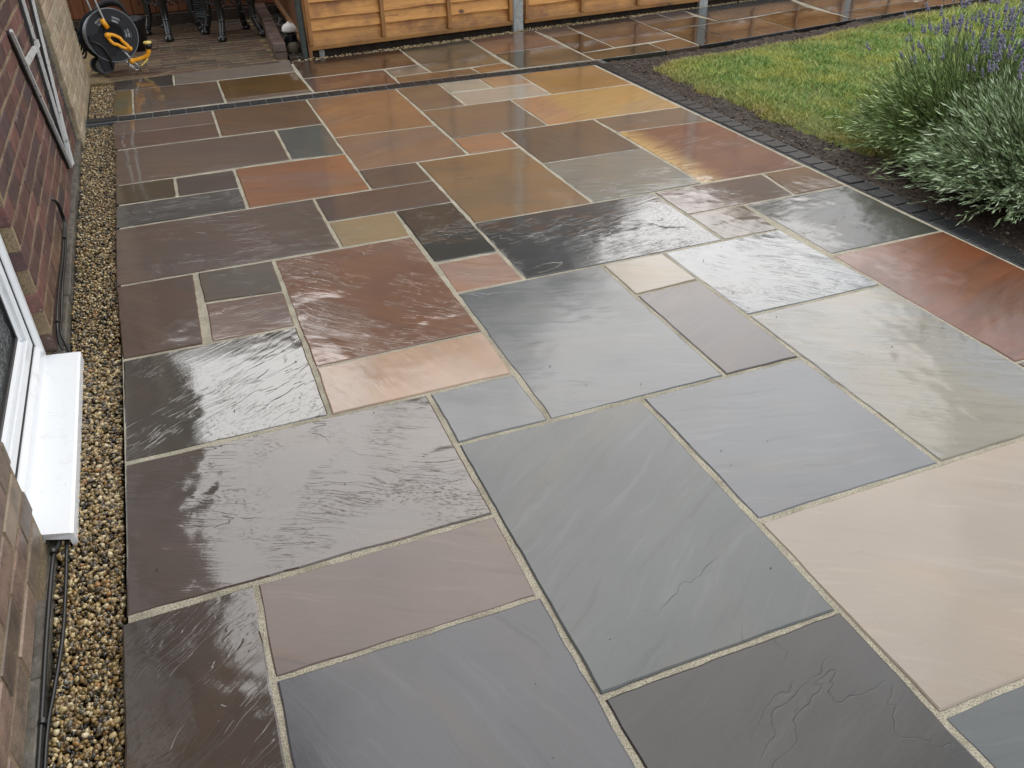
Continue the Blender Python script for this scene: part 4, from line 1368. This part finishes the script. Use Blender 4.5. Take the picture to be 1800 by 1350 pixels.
# ------------------------------------------------------------------ hose reel cart
reel = empty('hose_reel', (-.365, 7.20, .258), label='dark grey hose reel cart with orange crank handle and clips against the wall', cat='hose reel')
ax = Vector((.30, -.94, .12)).normalized()          # axle, pointing at the patio
Mr = ax.to_track_quat('Z', 'Y').to_matrix().to_4x4()
R0 = .178
M_rimlight = simple('rim_highlight_grey', (110, 116, 122), .22, .8)  # lighter grey carries the highlight along the front disc's outer edge
def drum_disc(z0, z1, holes=True):
    """spoked disc with six rounded windows, built as rim, hub and webs"""
    mb = MB()
    n = 72
    r_out, r_w1, r_w0 = R0, R0 * .80, R0 * .50
    for za, zb_, ra, rb in ((z0, z1, r_w1, r_out), (z0, z1, .0, r_w0)):
        mb.lathe([(ra, za), (rb, za), (rb + .001, (za + zb_) / 2), (rb, zb_), (ra, zb_)], n, Mr, close=True)
    for k in range(6):
        a0 = k * math.pi / 3 + .26
        a1 = a0 + math.pi / 3 - .50
        V = []
        for j in range(7):
            a = a0 + (a1 - a0) * j / 6
            for rr_, zz_ in ((r_w0 - .004, z0 + .001), (r_w1 + .004, z0 + .001), (r_w1 + .004, z1 - .002), (r_w0 - .004, z1 - .002)):
                V.append(tuple(Mr @ Vector((rr_ * math.cos(a), rr_ * math.sin(a), zz_))))
        F = []
        for j in range(6):
            for e_ in range(4):
                F.append((j * 4 + e_, j * 4 + (e_ + 1) % 4, j * 4 + 4 + (e_ + 1) % 4, j * 4 + 4 + e_))
        F += [(3, 2, 1, 0), (24, 25, 26, 27)]
        mb.add(V, F)
    mb.lathe([(R0 * .42, z1), (R0 * .47, z1 + .006), (R0 * .50, z1 + .006), (R0 * .52, z1)], 48, Mr)
    return mb
o = drum_disc(.085, .10).build('front_disc', M_plasticblk, reel)
smooth_by_angle(o.data)
o = drum_disc(-.10, -.085).build('rear_disc', M_plasticblk, reel)
smooth_by_angle(o.data)
MB().lathe([(R0 - .004, .098), (R0 + .002, .104), (R0 + .006, .098), (R0 + .003, .084), (R0 - .004, .084)], 72, Mr, close=True).build('rim', M_rimlight, reel, True)
MB().lathe([(.06, -.085), (.06, .085)], 24, Mr).build('drum', M_plasticblk, reel, True)
hs = MB()
pts = []
for layer in range(3):
    for k in range(7):
        zz_ = -.072 + k * .024
        rr_ = .10 + layer * .024
        ring = [Mr @ Vector((rr_ * math.cos(a), rr_ * math.sin(a), zz_)) for a in [2 * math.pi * j / 28 for j in range(29)]]
        hs.tube(ring, .0115, 6)
hs.build('hose', simple('grey_silver_hose', (176, 180, 182), .35, .7), reel, True)
# tubular frame
fx = Vector((1, 0, 0))
def R3(u, v, w):
    return Mr @ Vector((u, v, w))
side = Mr.to_3x3() @ Vector((1, 0, 0))
upv = Vector((0, 0, 1))
hv = ax.cross(upv).normalized()                     # horizontal, in the disc plane
def F3(h, z, w):
    return hv * h + upv * z + ax * w
tb = MB()
hside = -1 if hv.x > 0 else 1
def FL(xw, z, w):
    """xw to the picture's right along the disc, z up, w out along the axle"""
    return hv * (xw if hv.x > 0 else -xw) + upv * z + ax * w
tb.tube(spline([FL(-.03, .10, .112), FL(-.06, .26, .115), FL(-.08, .50, .115), FL(-.085, .68, .115), FL(-.085, .72, .06), FL(-.085, .72, -.06), FL(-.085, .68, -.115), FL(-.06, .30, -.115), FL(-.03, .10, -.115)], 8), .008, 10)
tb.tube(spline([FL(.05, -.12, .112), FL(.10, -.20, .112), FL(.135, -.243, .10), FL(.15, -.246, .0), FL(.135, -.243, -.10), FL(.05, -.12, -.112)], 8), .008, 10)
tb.build('frame', M_steel, reel, True)
cpm = MB()
cpm.tube([FL(-.022, .055, .112), FL(-.048, .115, .114)], .017, 12)
cpm.build('clip', M_orange, reel, True)
# crank handle: long orange loop standing off the disc
ch = MB()
A, B = FL(-.040, .006, .135), FL(.078, -.100, .15)
dirv = (B - A).normalized()
perp = dirv.cross(ax).normalized()
loop = []
for j in range(25):
    a = 2 * math.pi * j / 24
    u = math.cos(a)
    wv = .030 if u < 0 else .020
    loop.append((A + B) / 2 + dirv * (u * (B - A).length * .5) + perp * (math.sin(a) * wv))
ch.tube(loop, .012, 8, False)
ch.tube([B - ax * .02, B + ax * .03], .017, 14)
ch.tube([B + ax * .03, B + ax * .042], .012, 14)
ch.tube([A - ax * .05, A + ax * .012], .02, 14)
ch.build('crank_handle', M_orange, reel, True)
# side plate, wheel and foot
wp_ = MB()
wp_.tube([FL(-.105, -.195, .06), FL(-.105, -.195, .10)], .055, 24)
wp_.tube([FL(-.105, -.195, .10), FL(-.105, -.195, .106)], .03, 20)
wp_.build('wheel', M_rubber, reel, True)
smooth_by_angle(reel.children[-1].data)
wp2 = MB().tube([FL(-.105, -.195, -.10), FL(-.105, -.195, -.06)], .055, 24)
o = wp2.build('wheel', M_rubber, reel)
smooth_by_angle(o.data)
sp_ = MB()
c0 = [(-.165, .02), (-.02, .03), (.01, -.09), (-.06, -.235), (-.12, -.235)]
V = [FL(x, z, .101) for x, z in c0] + [FL(x, z, .116) for x, z in c0]
n = len(c0)
sp_.add(V, [tuple(range(n)), tuple(range(n, 2 * n))[::-1]] + [(i, (i + 1) % n, n + (i + 1) % n, n + i) for i in range(n)])
sp_.build('side_bracket', M_plasticblk, reel)
hl = MB().tube(spline([FL(-.17, -.02, .10), FL(-.14, -.03, .13), FL(-.10, -.06, .14), (FL(-.07, -.13, .14)), FL(-.06, -.22, .12)], 8), .009, 8)
hl.build('lead_hose', M_rubber, reel, True)

# spray gun lying clipped at the end of the hose
gun = empty('spray_gun', (-.165, 7.12, .095), label='orange hose spray gun with a black ring head beside the reel', cat='spray gun')
G = lambda x, z, y=0: Vector((x, y, z))
gb = MB()
gb.tube(spline([G(-.085, -.012), G(-.03, -.004), G(.02, .010), G(.040, .030), G(.050, .062)], 6), [.015] * 6 + [.014] * 6 + [.016] * 6 + [.017] * 7, 12)
gb.tube([G(-.10, -.018), G(-.07, -.010)], .019, 12)
gb.build('body', M_orange, gun, True)
hd = MB().lathe([(.018, .058), (.026, .07), (.030, .078), (.030, .092), (.026, .096)], 18, Matrix.Translation((.052, 0, 0)))
hd.build('head_ring', M_rubber, gun, True)
MB().lathe([(.028, .096), (.030, .100), (.030, .108), (.024, .112), (.0, .112)], 18, Matrix.Translation((.052, 0, 0))).build('head_cap', M_paleyel, gun, True)
tg = MB().tube(spline([G(.030, -.006, -.005), G(.006, -.026, -.01), G(-.03, -.052, -.01)], 6), .007, 8)
tg.build('trigger', M_paleyel, gun, True)
ww = MB().tube(spline([FL(.075, -.10, .13) + Vector((-.365 + .165, .08, .163)), Vector((-.11, .02, -.04)), Vector((-.075, .0, -.075)), Vector((-.055, 0, -.075)), Vector((-.045, 0, -.055))], 8), .005, 8)
ww.build('hanger', M_steel, gun, True)

# black cable bunch hanging at the end of the garage wall
bc = MB()
for j in range(5):
    cz = .30 - j * .03
    ring = [Vector((-.60 + .03 * math.cos(a) + j * .006, 7.20 + .02 * j, cz + .075 * math.sin(a))) for a in [2 * math.pi * k / 20 for k in range(21)]]
    bc.tube(ring, .008, 6)
bc.build('cable_coil', M_rubber, None, True, label='black coiled cable hanging between garage wall and hose reel', cat='cable coil')

# ------------------------------------------------------------------ soil border, lawn, grass
def sheet(name, x0, x1, y0, y1, step, zf, mat, keep=None, **k):
    xs = np.arange(x0, x1 + 1e-6, step)
    ys = np.arange(y0, y1 + 1e-6, step)
    X, Y = np.meshgrid(xs, ys)
    Z = zf(X, Y)
    V = np.stack([X, Y, Z], -1).reshape(-1, 3)
    nx, ny = len(xs), len(ys)
    a = (np.arange(ny - 1)[:, None] * nx + np.arange(nx - 1)[None]).ravel()
    F = np.stack([a, a + 1, a + 1 + nx, a + nx], 1)
    if keep is not None:
        c = V[F].mean(1)
        F = F[keep(c[:, 0], c[:, 1])]
    return obj(name, npmesh(name, V, F, mat, True), **k)
def vnoise(X, Y, sc, seed=0):
    """cheap smooth value noise for arrays"""
    r = np.random.default_rng(seed)
    T = r.random((64, 64))
    x, y = X * sc, Y * sc
    xi, yi = np.floor(x).astype(int), np.floor(y).astype(int)
    fx_, fy_ = x - xi, y - yi
    fx_, fy_ = fx_ * fx_ * (3 - 2 * fx_), fy_ * fy_ * (3 - 2 * fy_)
    g = lambda i, j: T[i % 64, j % 64]
    return (g(xi, yi) * (1 - fx_) + g(xi + 1, yi) * fx_) * (1 - fy_) + (g(xi, yi + 1) * (1 - fx_) + g(xi + 1, yi + 1) * fx_) * fy_
path_px = np.array([2.96, 3.606, 4.243, 4.955, 5.66, 6.029, 6.766, 7.8, 11.0])
path_py = np.array([5.905, 5.95, 6.02, 6.15, 6.265, 6.325, 6.44, 6.60, 7.1])
pathedge = lambda x: np.interp(x, path_px, path_py)
def soil_z(X, Y):
    return -.024 + .018 * (vnoise(X, Y, 9, 1) - .5) + .014 * (vnoise(X, Y, 27, 2) - .5) + .012 * (vnoise(X, Y, 60, 3) - .5)
sheet('soil_border', 3.024, 6.5, .0, 6.5, .018, soil_z, M_soil, lambda x, y: (y < pathedge(x) - .012) & ((x < 4.8) | (y > 5.2)), kind='structure')
# lawn edge, wandering
def lawn_in(x, y):
    e = .05 * (vnoise(x, y, 5, 8) - .5) + .04 * (vnoise(x, y, 17, 9) - .5)
    ex = np.interp(y, [0, 2.3, 2.9, 3.3, 3.6, 4.4, 5.2, 5.65], [4.6, 4.4, 3.85, 3.36, 3.27, 3.235, 3.215, 3.25])
    ey = np.interp(x, [3.2, 3.5, 4.2, 4.9, 5.6, 6.9, 11], [5.55, 5.70, 5.80, 5.90, 6.08, 6.36, 6.9])
    return (x > ex + e) & (y < ey + e)
def mat_lawnbase():
    s = NT('lawn_thatch')
    P = s.pos()
    n = s.noise(P, 40, 5, .7)
    s.set('Base Color', s.ramp(n, [(.3, lin4((70, 80, 30), .8)), (.6, lin4((120, 130, 54), .8)), (.8, lin4((160, 150, 84), .8))]))
    s.set('Roughness', .9)
    s.set('Normal', s.bump(n, 1, .02))
    return s.m
def lawn_dist(x, y):
    ex = np.interp(y, [0, 2.3, 2.9, 3.3, 3.6, 4.4, 5.2, 5.65], [4.6, 4.4, 3.85, 3.36, 3.27, 3.235, 3.215, 3.25])
    ey = np.interp(x, [3.2, 3.5, 4.2, 4.9, 5.6, 6.9, 11], [5.55, 5.70, 5.80, 5.90, 6.08, 6.36, 6.9])
    return np.minimum(x - ex, ey - y)
sheet('lawn', 3.1, 12.0, -1.0, 7.0, .03, lambda X, Y: -.010 + .012 * (vnoise(X, Y, 6, 5) - .5) - .035 * np.clip(1 - lawn_dist(X, Y) / .09, 0, 1) ** 1.5, mat_lawnbase(), lawn_in, kind='structure')
def mat_grass():
    s = NT('grass_blades')
    r = s.island()
    P = s.pos()
    n = s.noise(P, 2.3, 4, .6)
    n2 = s.noise(P, 9, 3, .6)
    c = s.ramp(r, [(0, lin4((88, 126, 54), .98)), (.3, lin4((118, 154, 70), 1.0)), (.55, lin4((160, 178, 96), 1.02)), (.8, lin4((100, 140, 58), .98)), (.93, lin4((206, 192, 116), 1))], 'CONSTANT')
    c = s.mix(s.mr(s.math('MULTIPLY_ADD', n2, .5, n), .68, .90, 0, .7, True), c, lin4((186, 184, 88), .95))
    at = s.n('ShaderNodeAttribute')
    at.attribute_name = 'edge'
    c = s.mix(s.math('MULTIPLY', at.outputs['Fac'], .75), c, lin4((190, 168, 104), .8))
    s.set('Base Color', c)
    s.set('Roughness', .45)
    s.set('Specular IOR Level', .4)
    s.set('Subsurface Weight', 0.0)
    return s.m
def blades(n, x0, x1, y0, y1, hmin, hmax, wid):
    x = x0 + (x1 - x0) * rng.random(n)
    y = y0 + (y1 - y0) * rng.random(n)
    k = lawn_in(x, y) & (rng.random(n) < .10 + 1.25 * vnoise(x, y, 6, 21) * (.4 + vnoise(x, y, 19, 23)))
    x, y = x[k], y[k]
    n = len(x)
    ex = np.interp(y, [0, 2.3, 2.9, 3.3, 3.6, 4.4, 5.2, 5.65], [4.6, 4.4, 3.85, 3.36, 3.27, 3.235, 3.215, 3.25])
    ey = np.interp(x, [3.2, 3.5, 4.2, 4.9, 5.6, 6.9, 11], [5.55, 5.70, 5.80, 5.90, 6.08, 6.36, 6.9])
    dist = np.minimum(x - ex, ey - y)
    edge_ = np.clip(1 - dist / .28, 0, 1) * (.5 + .8 * vnoise(x, y, 6, 30))
    h = (hmin + (hmax - hmin) * rng.random(n)) * (.65 + .6 * vnoise(x, y, 4, 22))
    a = rng.random(n) * 2 * np.pi
    lean = (.3 + 1.5 * rng.random(n)) * h
    la = rng.random(n) * 2 * np.pi
    w = wid * (.5 + .7 * rng.random(n))
    dx, dy = np.cos(a) * w, np.sin(a) * w
    lx, ly = np.cos(la) * lean, np.sin(la) * lean
    z0 = -.012 - .030 * np.clip(1 - dist / .09, 0, 1) ** 1.5
    p0 = np.stack([x - dx, y - dy, z0], 1)
    p1 = np.stack([x + dx, y + dy, z0], 1)
    p2 = np.stack([x + lx * .4 + dx * .8, y + ly * .4 + dy * .8, z0 + h * .62], 1)
    p3 = np.stack([x + lx * .4 - dx * .8, y + ly * .4 - dy * .8, z0 + h * .62], 1)
    p4 = np.stack([x + lx, y + ly, z0 + h], 1)
    V = np.stack([p0, p1, p2, p3, p4], 1).reshape(-1, 3)
    b = np.arange(n) * 5
    F = np.concatenate([np.stack([b, b + 1, b + 2], 1), np.stack([b, b + 2, b + 3], 1), np.stack([b + 3, b + 2, b + 4], 1)])
    return V, F, np.repeat(np.clip(edge_, 0, 1), 5)
V, F, E_ = blades(300000, 3.15, 6.6, 2.0, 6.5, .014, .036, .0019)
V2, F2, E2 = blades(70000, 6.2, 11.0, 3.2, 7.0, .03, .055, .0028)
V = np.concatenate([V, V2])
F = np.concatenate([F, F2 + len(V) - len(V2)])
me = npmesh('grass', V, F, mat_grass())
at = me.attributes.new('edge', 'FLOAT', 'POINT')
at.data.foreach_set('value', np.concatenate([E_, E2]).astype(np.float32))
obj('grass', me, kind='stuff')
# crumbs and small stones on the soil
xy = np.stack([3.03 + .3 * rng.random(1500), 2.2 + 3.6 * rng.random(1500)], 1)
xy2 = np.stack([3.1 + 3.8 * rng.random(900), np.zeros(900)], 1)
xy2[:, 1] = pathedge(xy2[:, 0]) - .02 - .28 * rng.random(900)
xy = np.concatenate([xy, xy2])
scatter_pebbles('soil_crumbs', xy, soil_z(xy[:, 0], xy[:, 1]) + .002, (.003, .010), 1,
                mat_pebbles('earth_crumbs', [(0, lin4((74, 62, 54), .7)), (.5, lin4((104, 92, 82), .7)), (.85, lin4((150, 138, 124), .7)), (.93, lin4((60, 50, 44), .7))], .7, .1))

# ------------------------------------------------------------------ lavender
def mat_leaf(name, stops, rough=.5):
    s = NT(name)
    s.set('Base Color', s.ramp(s.island(), stops))
    s.set('Roughness', rough)
    s.set('Specular IOR Level', .35)
    return s.m
def lavender(cx, cy, rx, ry, h, nst, nfl, stops, seed, label):
    r = np.random.default_rng(seed)
    t = empty('lavender_bush', (cx, cy, -.02), label=label, cat='lavender', group='lavender bushes by the charcoal edging')
    # stems fan out from a tight base
    a = r.random(nst) * 2 * np.pi
    rr_ = np.sqrt(r.random(nst))
    ex, ey = np.cos(a) * rr_ * rx, np.sin(a) * rr_ * ry
    hz = h * (1.0 - .66 * rr_ ** 2.6) * (.58 + .56 * r.random(nst))
    spray = r.random(nst) < .09
    hz = np.where(spray, hz * .55 + .03, hz)
    ex = np.where(spray, ex * 1.22, ex)
    ey = np.where(spray, ey * 1.22, ey)
    bx, by = ex * .42, ey * .42
    NS = 7
    u = np.linspace(0, 1, NS)
    # droop outward at the rim
    SX = bx[:, None] + (ex - bx)[:, None] * (u ** 1.25)[None] * 1.0
    SY = by[:, None] + (ey - by)[:, None] * (u ** 1.25)[None]
    SZ = hz[:, None] * (u ** .82)[None] - (.10 * (rr_ > .82) * r.random(nst))[:, None] * (u ** 3)[None]
    wob = .018
    SX += wob * np.cumsum(r.normal(size=(nst, NS)), 1) * .5
    SY += wob * np.cumsum(r.normal(size=(nst, NS)), 1) * .5
    # stem ribbons (two crossed)
    Vs, Fs = [], []
    w = .0013
    Pst = np.stack([SX, SY, SZ], -1)
    for dx, dy in ((w, 0), (0, w)):
        L_ = Pst - np.array([dx, dy, 0])
        R_ = Pst + np.array([dx, dy, 0])
        V_ = np.stack([L_, R_], 2).reshape(-1, 3)
        b = (np.arange(nst)[:, None] * NS * 2 + np.arange(NS - 1)[None] * 2).ravel()
        F_ = np.stack([b, b + 1, b + 3, b + 2], 1)
        Fs.append(F_ + sum(len(v) for v in Vs))
        Vs.append(V_)
    obj('stems', npmesh('stems', np.concatenate(Vs), np.concatenate(Fs), mat_leaf('lavender_stem', [(0, lin4((90, 100, 66), .6)), (1, lin4((126, 138, 92), .6))])), t, kind='stuff')
    # narrow leaves in pairs along the stems
    NL = 19
    uu = r.random((nst, NL)) ** .8 * .95 + .05
    f = uu * (NS - 1)
    i0 = np.minimum(f.astype(int), NS - 2)
    ff = (f - i0)[..., None]
    ar = np.arange(nst)[:, None]
    B = Pst[ar, i0] * (1 - ff) + Pst[ar, i0 + 1] * ff
    T = Pst[ar, i0 + 1] - Pst[ar, i0]
    T /= np.linalg.norm(T, axis=-1, keepdims=True) + 1e-9
    O = r.normal(size=(nst, NL, 3))
    O -= (O * T).sum(-1, keepdims=True) * T
    O /= np.linalg.norm(O, axis=-1, keepdims=True) + 1e-9
    D = T * .9 + O * (.18 + .40 * r.random((nst, NL, 1)))
    D /= np.linalg.norm(D, axis=-1, keepdims=True)
    Ln = (.026 + .046 * r.random((nst, NL, 1)))
    Sd = np.cross(D, O)
    Sd /= np.linalg.norm(Sd, axis=-1, keepdims=True) + 1e-9
    wl_ = .0011 + .0008 * r.random((nst, NL, 1))
    tip = B + D * Ln - O * Ln * .10
    mid = B + D * Ln * .5 + O * Ln * .06
    V_ = np.stack([B, mid - Sd * wl_, tip, mid + Sd * wl_], 2).reshape(-1, 3)
    b = np.arange(nst * NL) * 4
    F_ = np.concatenate([np.stack([b, b + 1, b + 2], 1), np.stack([b, b + 2, b + 3], 1)])
    obj('leaves', npmesh('leaves', V_, F_, mat_leaf(label[:12], stops)), t, kind='stuff')
    # flower stalks and spikes
    sel = np.argsort(-hz + .26 * r.random(nst))[:nfl]
    SV, SF, FV, FF = [], [], [], []
    bv, bf = ico(1)
    ns = nf = 0
    for s_i in sel:
        top = Pst[s_i, -1]
        d = Pst[s_i, -1] - Pst[s_i, -3]
        d = d / np.linalg.norm(d) * .7 + np.array([0, 0, .6]) + r.normal(size=3) * .12
        d /= np.linalg.norm(d)
        ln = .04 + .17 * r.random()
        e_ = top + d * ln + r.normal(size=3) * .012
        for q_ in ((.0012, 0, 0), (0, .0012, 0)):
            q_ = np.array(q_)
            SV += [top - q_, top + q_, e_ + q_, e_ - q_]
            SF.append((ns, ns + 1, ns + 2, ns + 3))
            ns += 4
        nw = r.integers(4, 8)
        for j in range(nw):
            p = e_ + d * (j * .0072)
            sz = .0052 * (1 - .07 * j) * (.8 + .5 * r.random())
            for q_ in range(3):
                an = r.random() * 6.28
                c = p + np.array([math.cos(an), math.sin(an), .2]) * sz * .9
                FV.append(bv * np.array([sz * .75, sz * .75, sz]) + c)
                FF.append(bf + nf)
                nf += len(bv)
    obj('flower_stalks', npmesh('flower_stalks', np.array(SV), np.array(SF), mat_leaf('lavender_stalk', [(0, lin4((118, 140, 84), .6)), (1, lin4((150, 168, 110), .6))])), t, kind='stuff')
    obj('flower_spikes', npmesh('flower_spikes', np.concatenate(FV), np.concatenate(FF), mat_leaf('lavender_flower', [(0, lin4((106, 106, 130), .9)), (.5, lin4((132, 132, 156), .9)), (1, lin4((166, 164, 182), .9))]), True), t, kind='stuff')
    # woody base
    wb = MB()
    rq = random.Random(seed)
    for j in range(16):
        an = rq.uniform(0, 6.28)
        q_ = rq.uniform(.25, .5)
        wb.tube(spline([(0, 0, -.02), (math.cos(an) * rx * .15, math.sin(an) * ry * .15, .06), (math.cos(an) * rx * q_, math.sin(an) * ry * q_, h * .35)], 4), [.012] * 4 + [.008] * 5, 6)
    wb.build('woody_base', simple('lavender_wood', (84, 72, 60), .8, .6), t)
GREEN = [(0, lin4((122, 150, 92), 1)), (.5, lin4((160, 188, 122), 1)), (1, lin4((204, 222, 164), 1))]
GREY = [(0, lin4((140, 170, 118), 1)), (.5, lin4((186, 210, 164), 1)), (1, lin4((222, 236, 204), 1))]
lavender(3.80, 3.22, .60, .58, .53, 1700, 190, GREEN, 31, 'darker green lavender bush at the lawn edge, behind and left of the other')
lavender(3.66, 2.58, .66, .62, .54, 2200, 190, GREY, 32, 'grey green lavender bush spilling over the charcoal edging, nearer the camera')

# ------------------------------------------------------------------ beyond the fence: what the wet stone mirrors
nh = empty('neighbour_house', (-1.9, 13.2, 0), 0, label='dark brick neighbour house beyond the shed, only mirrored in the wet slabs', cat='house')
M_nh = simple('dark_brick', (92, 66, 54), .8, .6, .4, 0, .3, 3)
MB().box(-5, 4.6, 0, 8, -.1, 5.0).build('walls', M_nh, nh)
MB().add([(-5.4, -.5, 4.95), (5.0, -.5, 4.95), (5.0, 8.5, 4.95), (-5.4, 8.5, 4.95), (-5.4, 4, 7.9), (5.0, 4, 7.9)],
         [(0, 1, 5, 4), (2, 3, 4, 5), (1, 2, 5), (3, 0, 4), (0, 3, 2, 1)]).build('roof', simple('dark_roof_tile', (70, 58, 54), .7, .6, .4, 0, .3, 5), nh)
for x in (-3.4, -.6, 2.2):
    for z in (.9, 3.2):
        f_ = MB().box(x, x + 1.3, -.03, .05, z, z + 1.2).build('window', M_white, nh)
        MB().box(x + .06, x + 1.24, -.036, -.031, z + .06, z + 1.14).build('pane', simple('dark_pane', (40, 44, 48), .1, 1), f_)
M_crown = mat_leaf('tree_leaf', [(0, lin4((40, 58, 26), .6)), (.6, lin4((66, 92, 40), .6)), (1, lin4((96, 120, 60), .6))])
M_bark = simple('bark', (74, 62, 52), .85, .6, .3, 0, .4, 12, .02)
def tree(x, y, h, cr, seed, label):
    r = np.random.default_rng(seed)
    t = empty('tree', (x, y, 0), label=label, cat='tree', group='garden trees beyond the fence')
    mb = MB()
    mb.tube([(0, 0, -.1), (.03, .02, h * .3), (-.02, .05, h * .55), (.02, 0, h * .85)], [.13, .10, .07, .02], 8)
    rq = random.Random(seed)
    for k in range(7):
        a = rq.uniform(0, 6.28)
        z = rq.uniform(.35, .6) * h
        mb.tube([(0, 0, z), (math.cos(a) * cr * .4, math.sin(a) * cr * .4, z + .12 * h), (math.cos(a) * cr * .8, math.sin(a) * cr * .8, z + .18 * h)], [.05, .03, .012], 6)
    mb.build('trunk', M_bark, t, True)
    nc = 26
    cc = r.normal(size=(nc, 3))
    cc /= np.linalg.norm(cc, axis=1, keepdims=True)
    cc *= (r.random((nc, 1)) ** .4) * np.array([cr, cr, h * .30])
    cc[:, 2] += h * .66
    n = 9000
    ci = r.integers(0, nc, n)
    p = cc[ci] + r.normal(size=(n, 3)) * cr * .19
    d1 = r.normal(size=(n, 3))
    d1 /= np.linalg.norm(d1, axis=1, keepdims=True)
    d2 = np.cross(d1, r.normal(size=(n, 3)))
    d2 /= np.linalg.norm(d2, axis=1, keepdims=True)
    s_ = (.07 + .06 * r.random((n, 1)))
    V = np.stack([p - d1 * s_, p + d2 * s_ * .5, p + d1 * s_, p - d2 * s_ * .5], 1).reshape(-1, 3)
    F = np.arange(n * 4).reshape(-1, 4)
    obj('crown', npmesh('crown', V, F, M_crown), t)
tree(3.0, 11.6, 6.2, 1.7, 61, 'leafy green tree standing just beyond the golden fence, nearest the shed')
tree(5.0, 12.6, 6.0, 1.5, 62, 'round crowned green tree beyond the middle of the golden fence')
tree(9.6, 12.5, 4.4, 1.5, 63, 'broad green tree beyond the far right end of the golden fence')
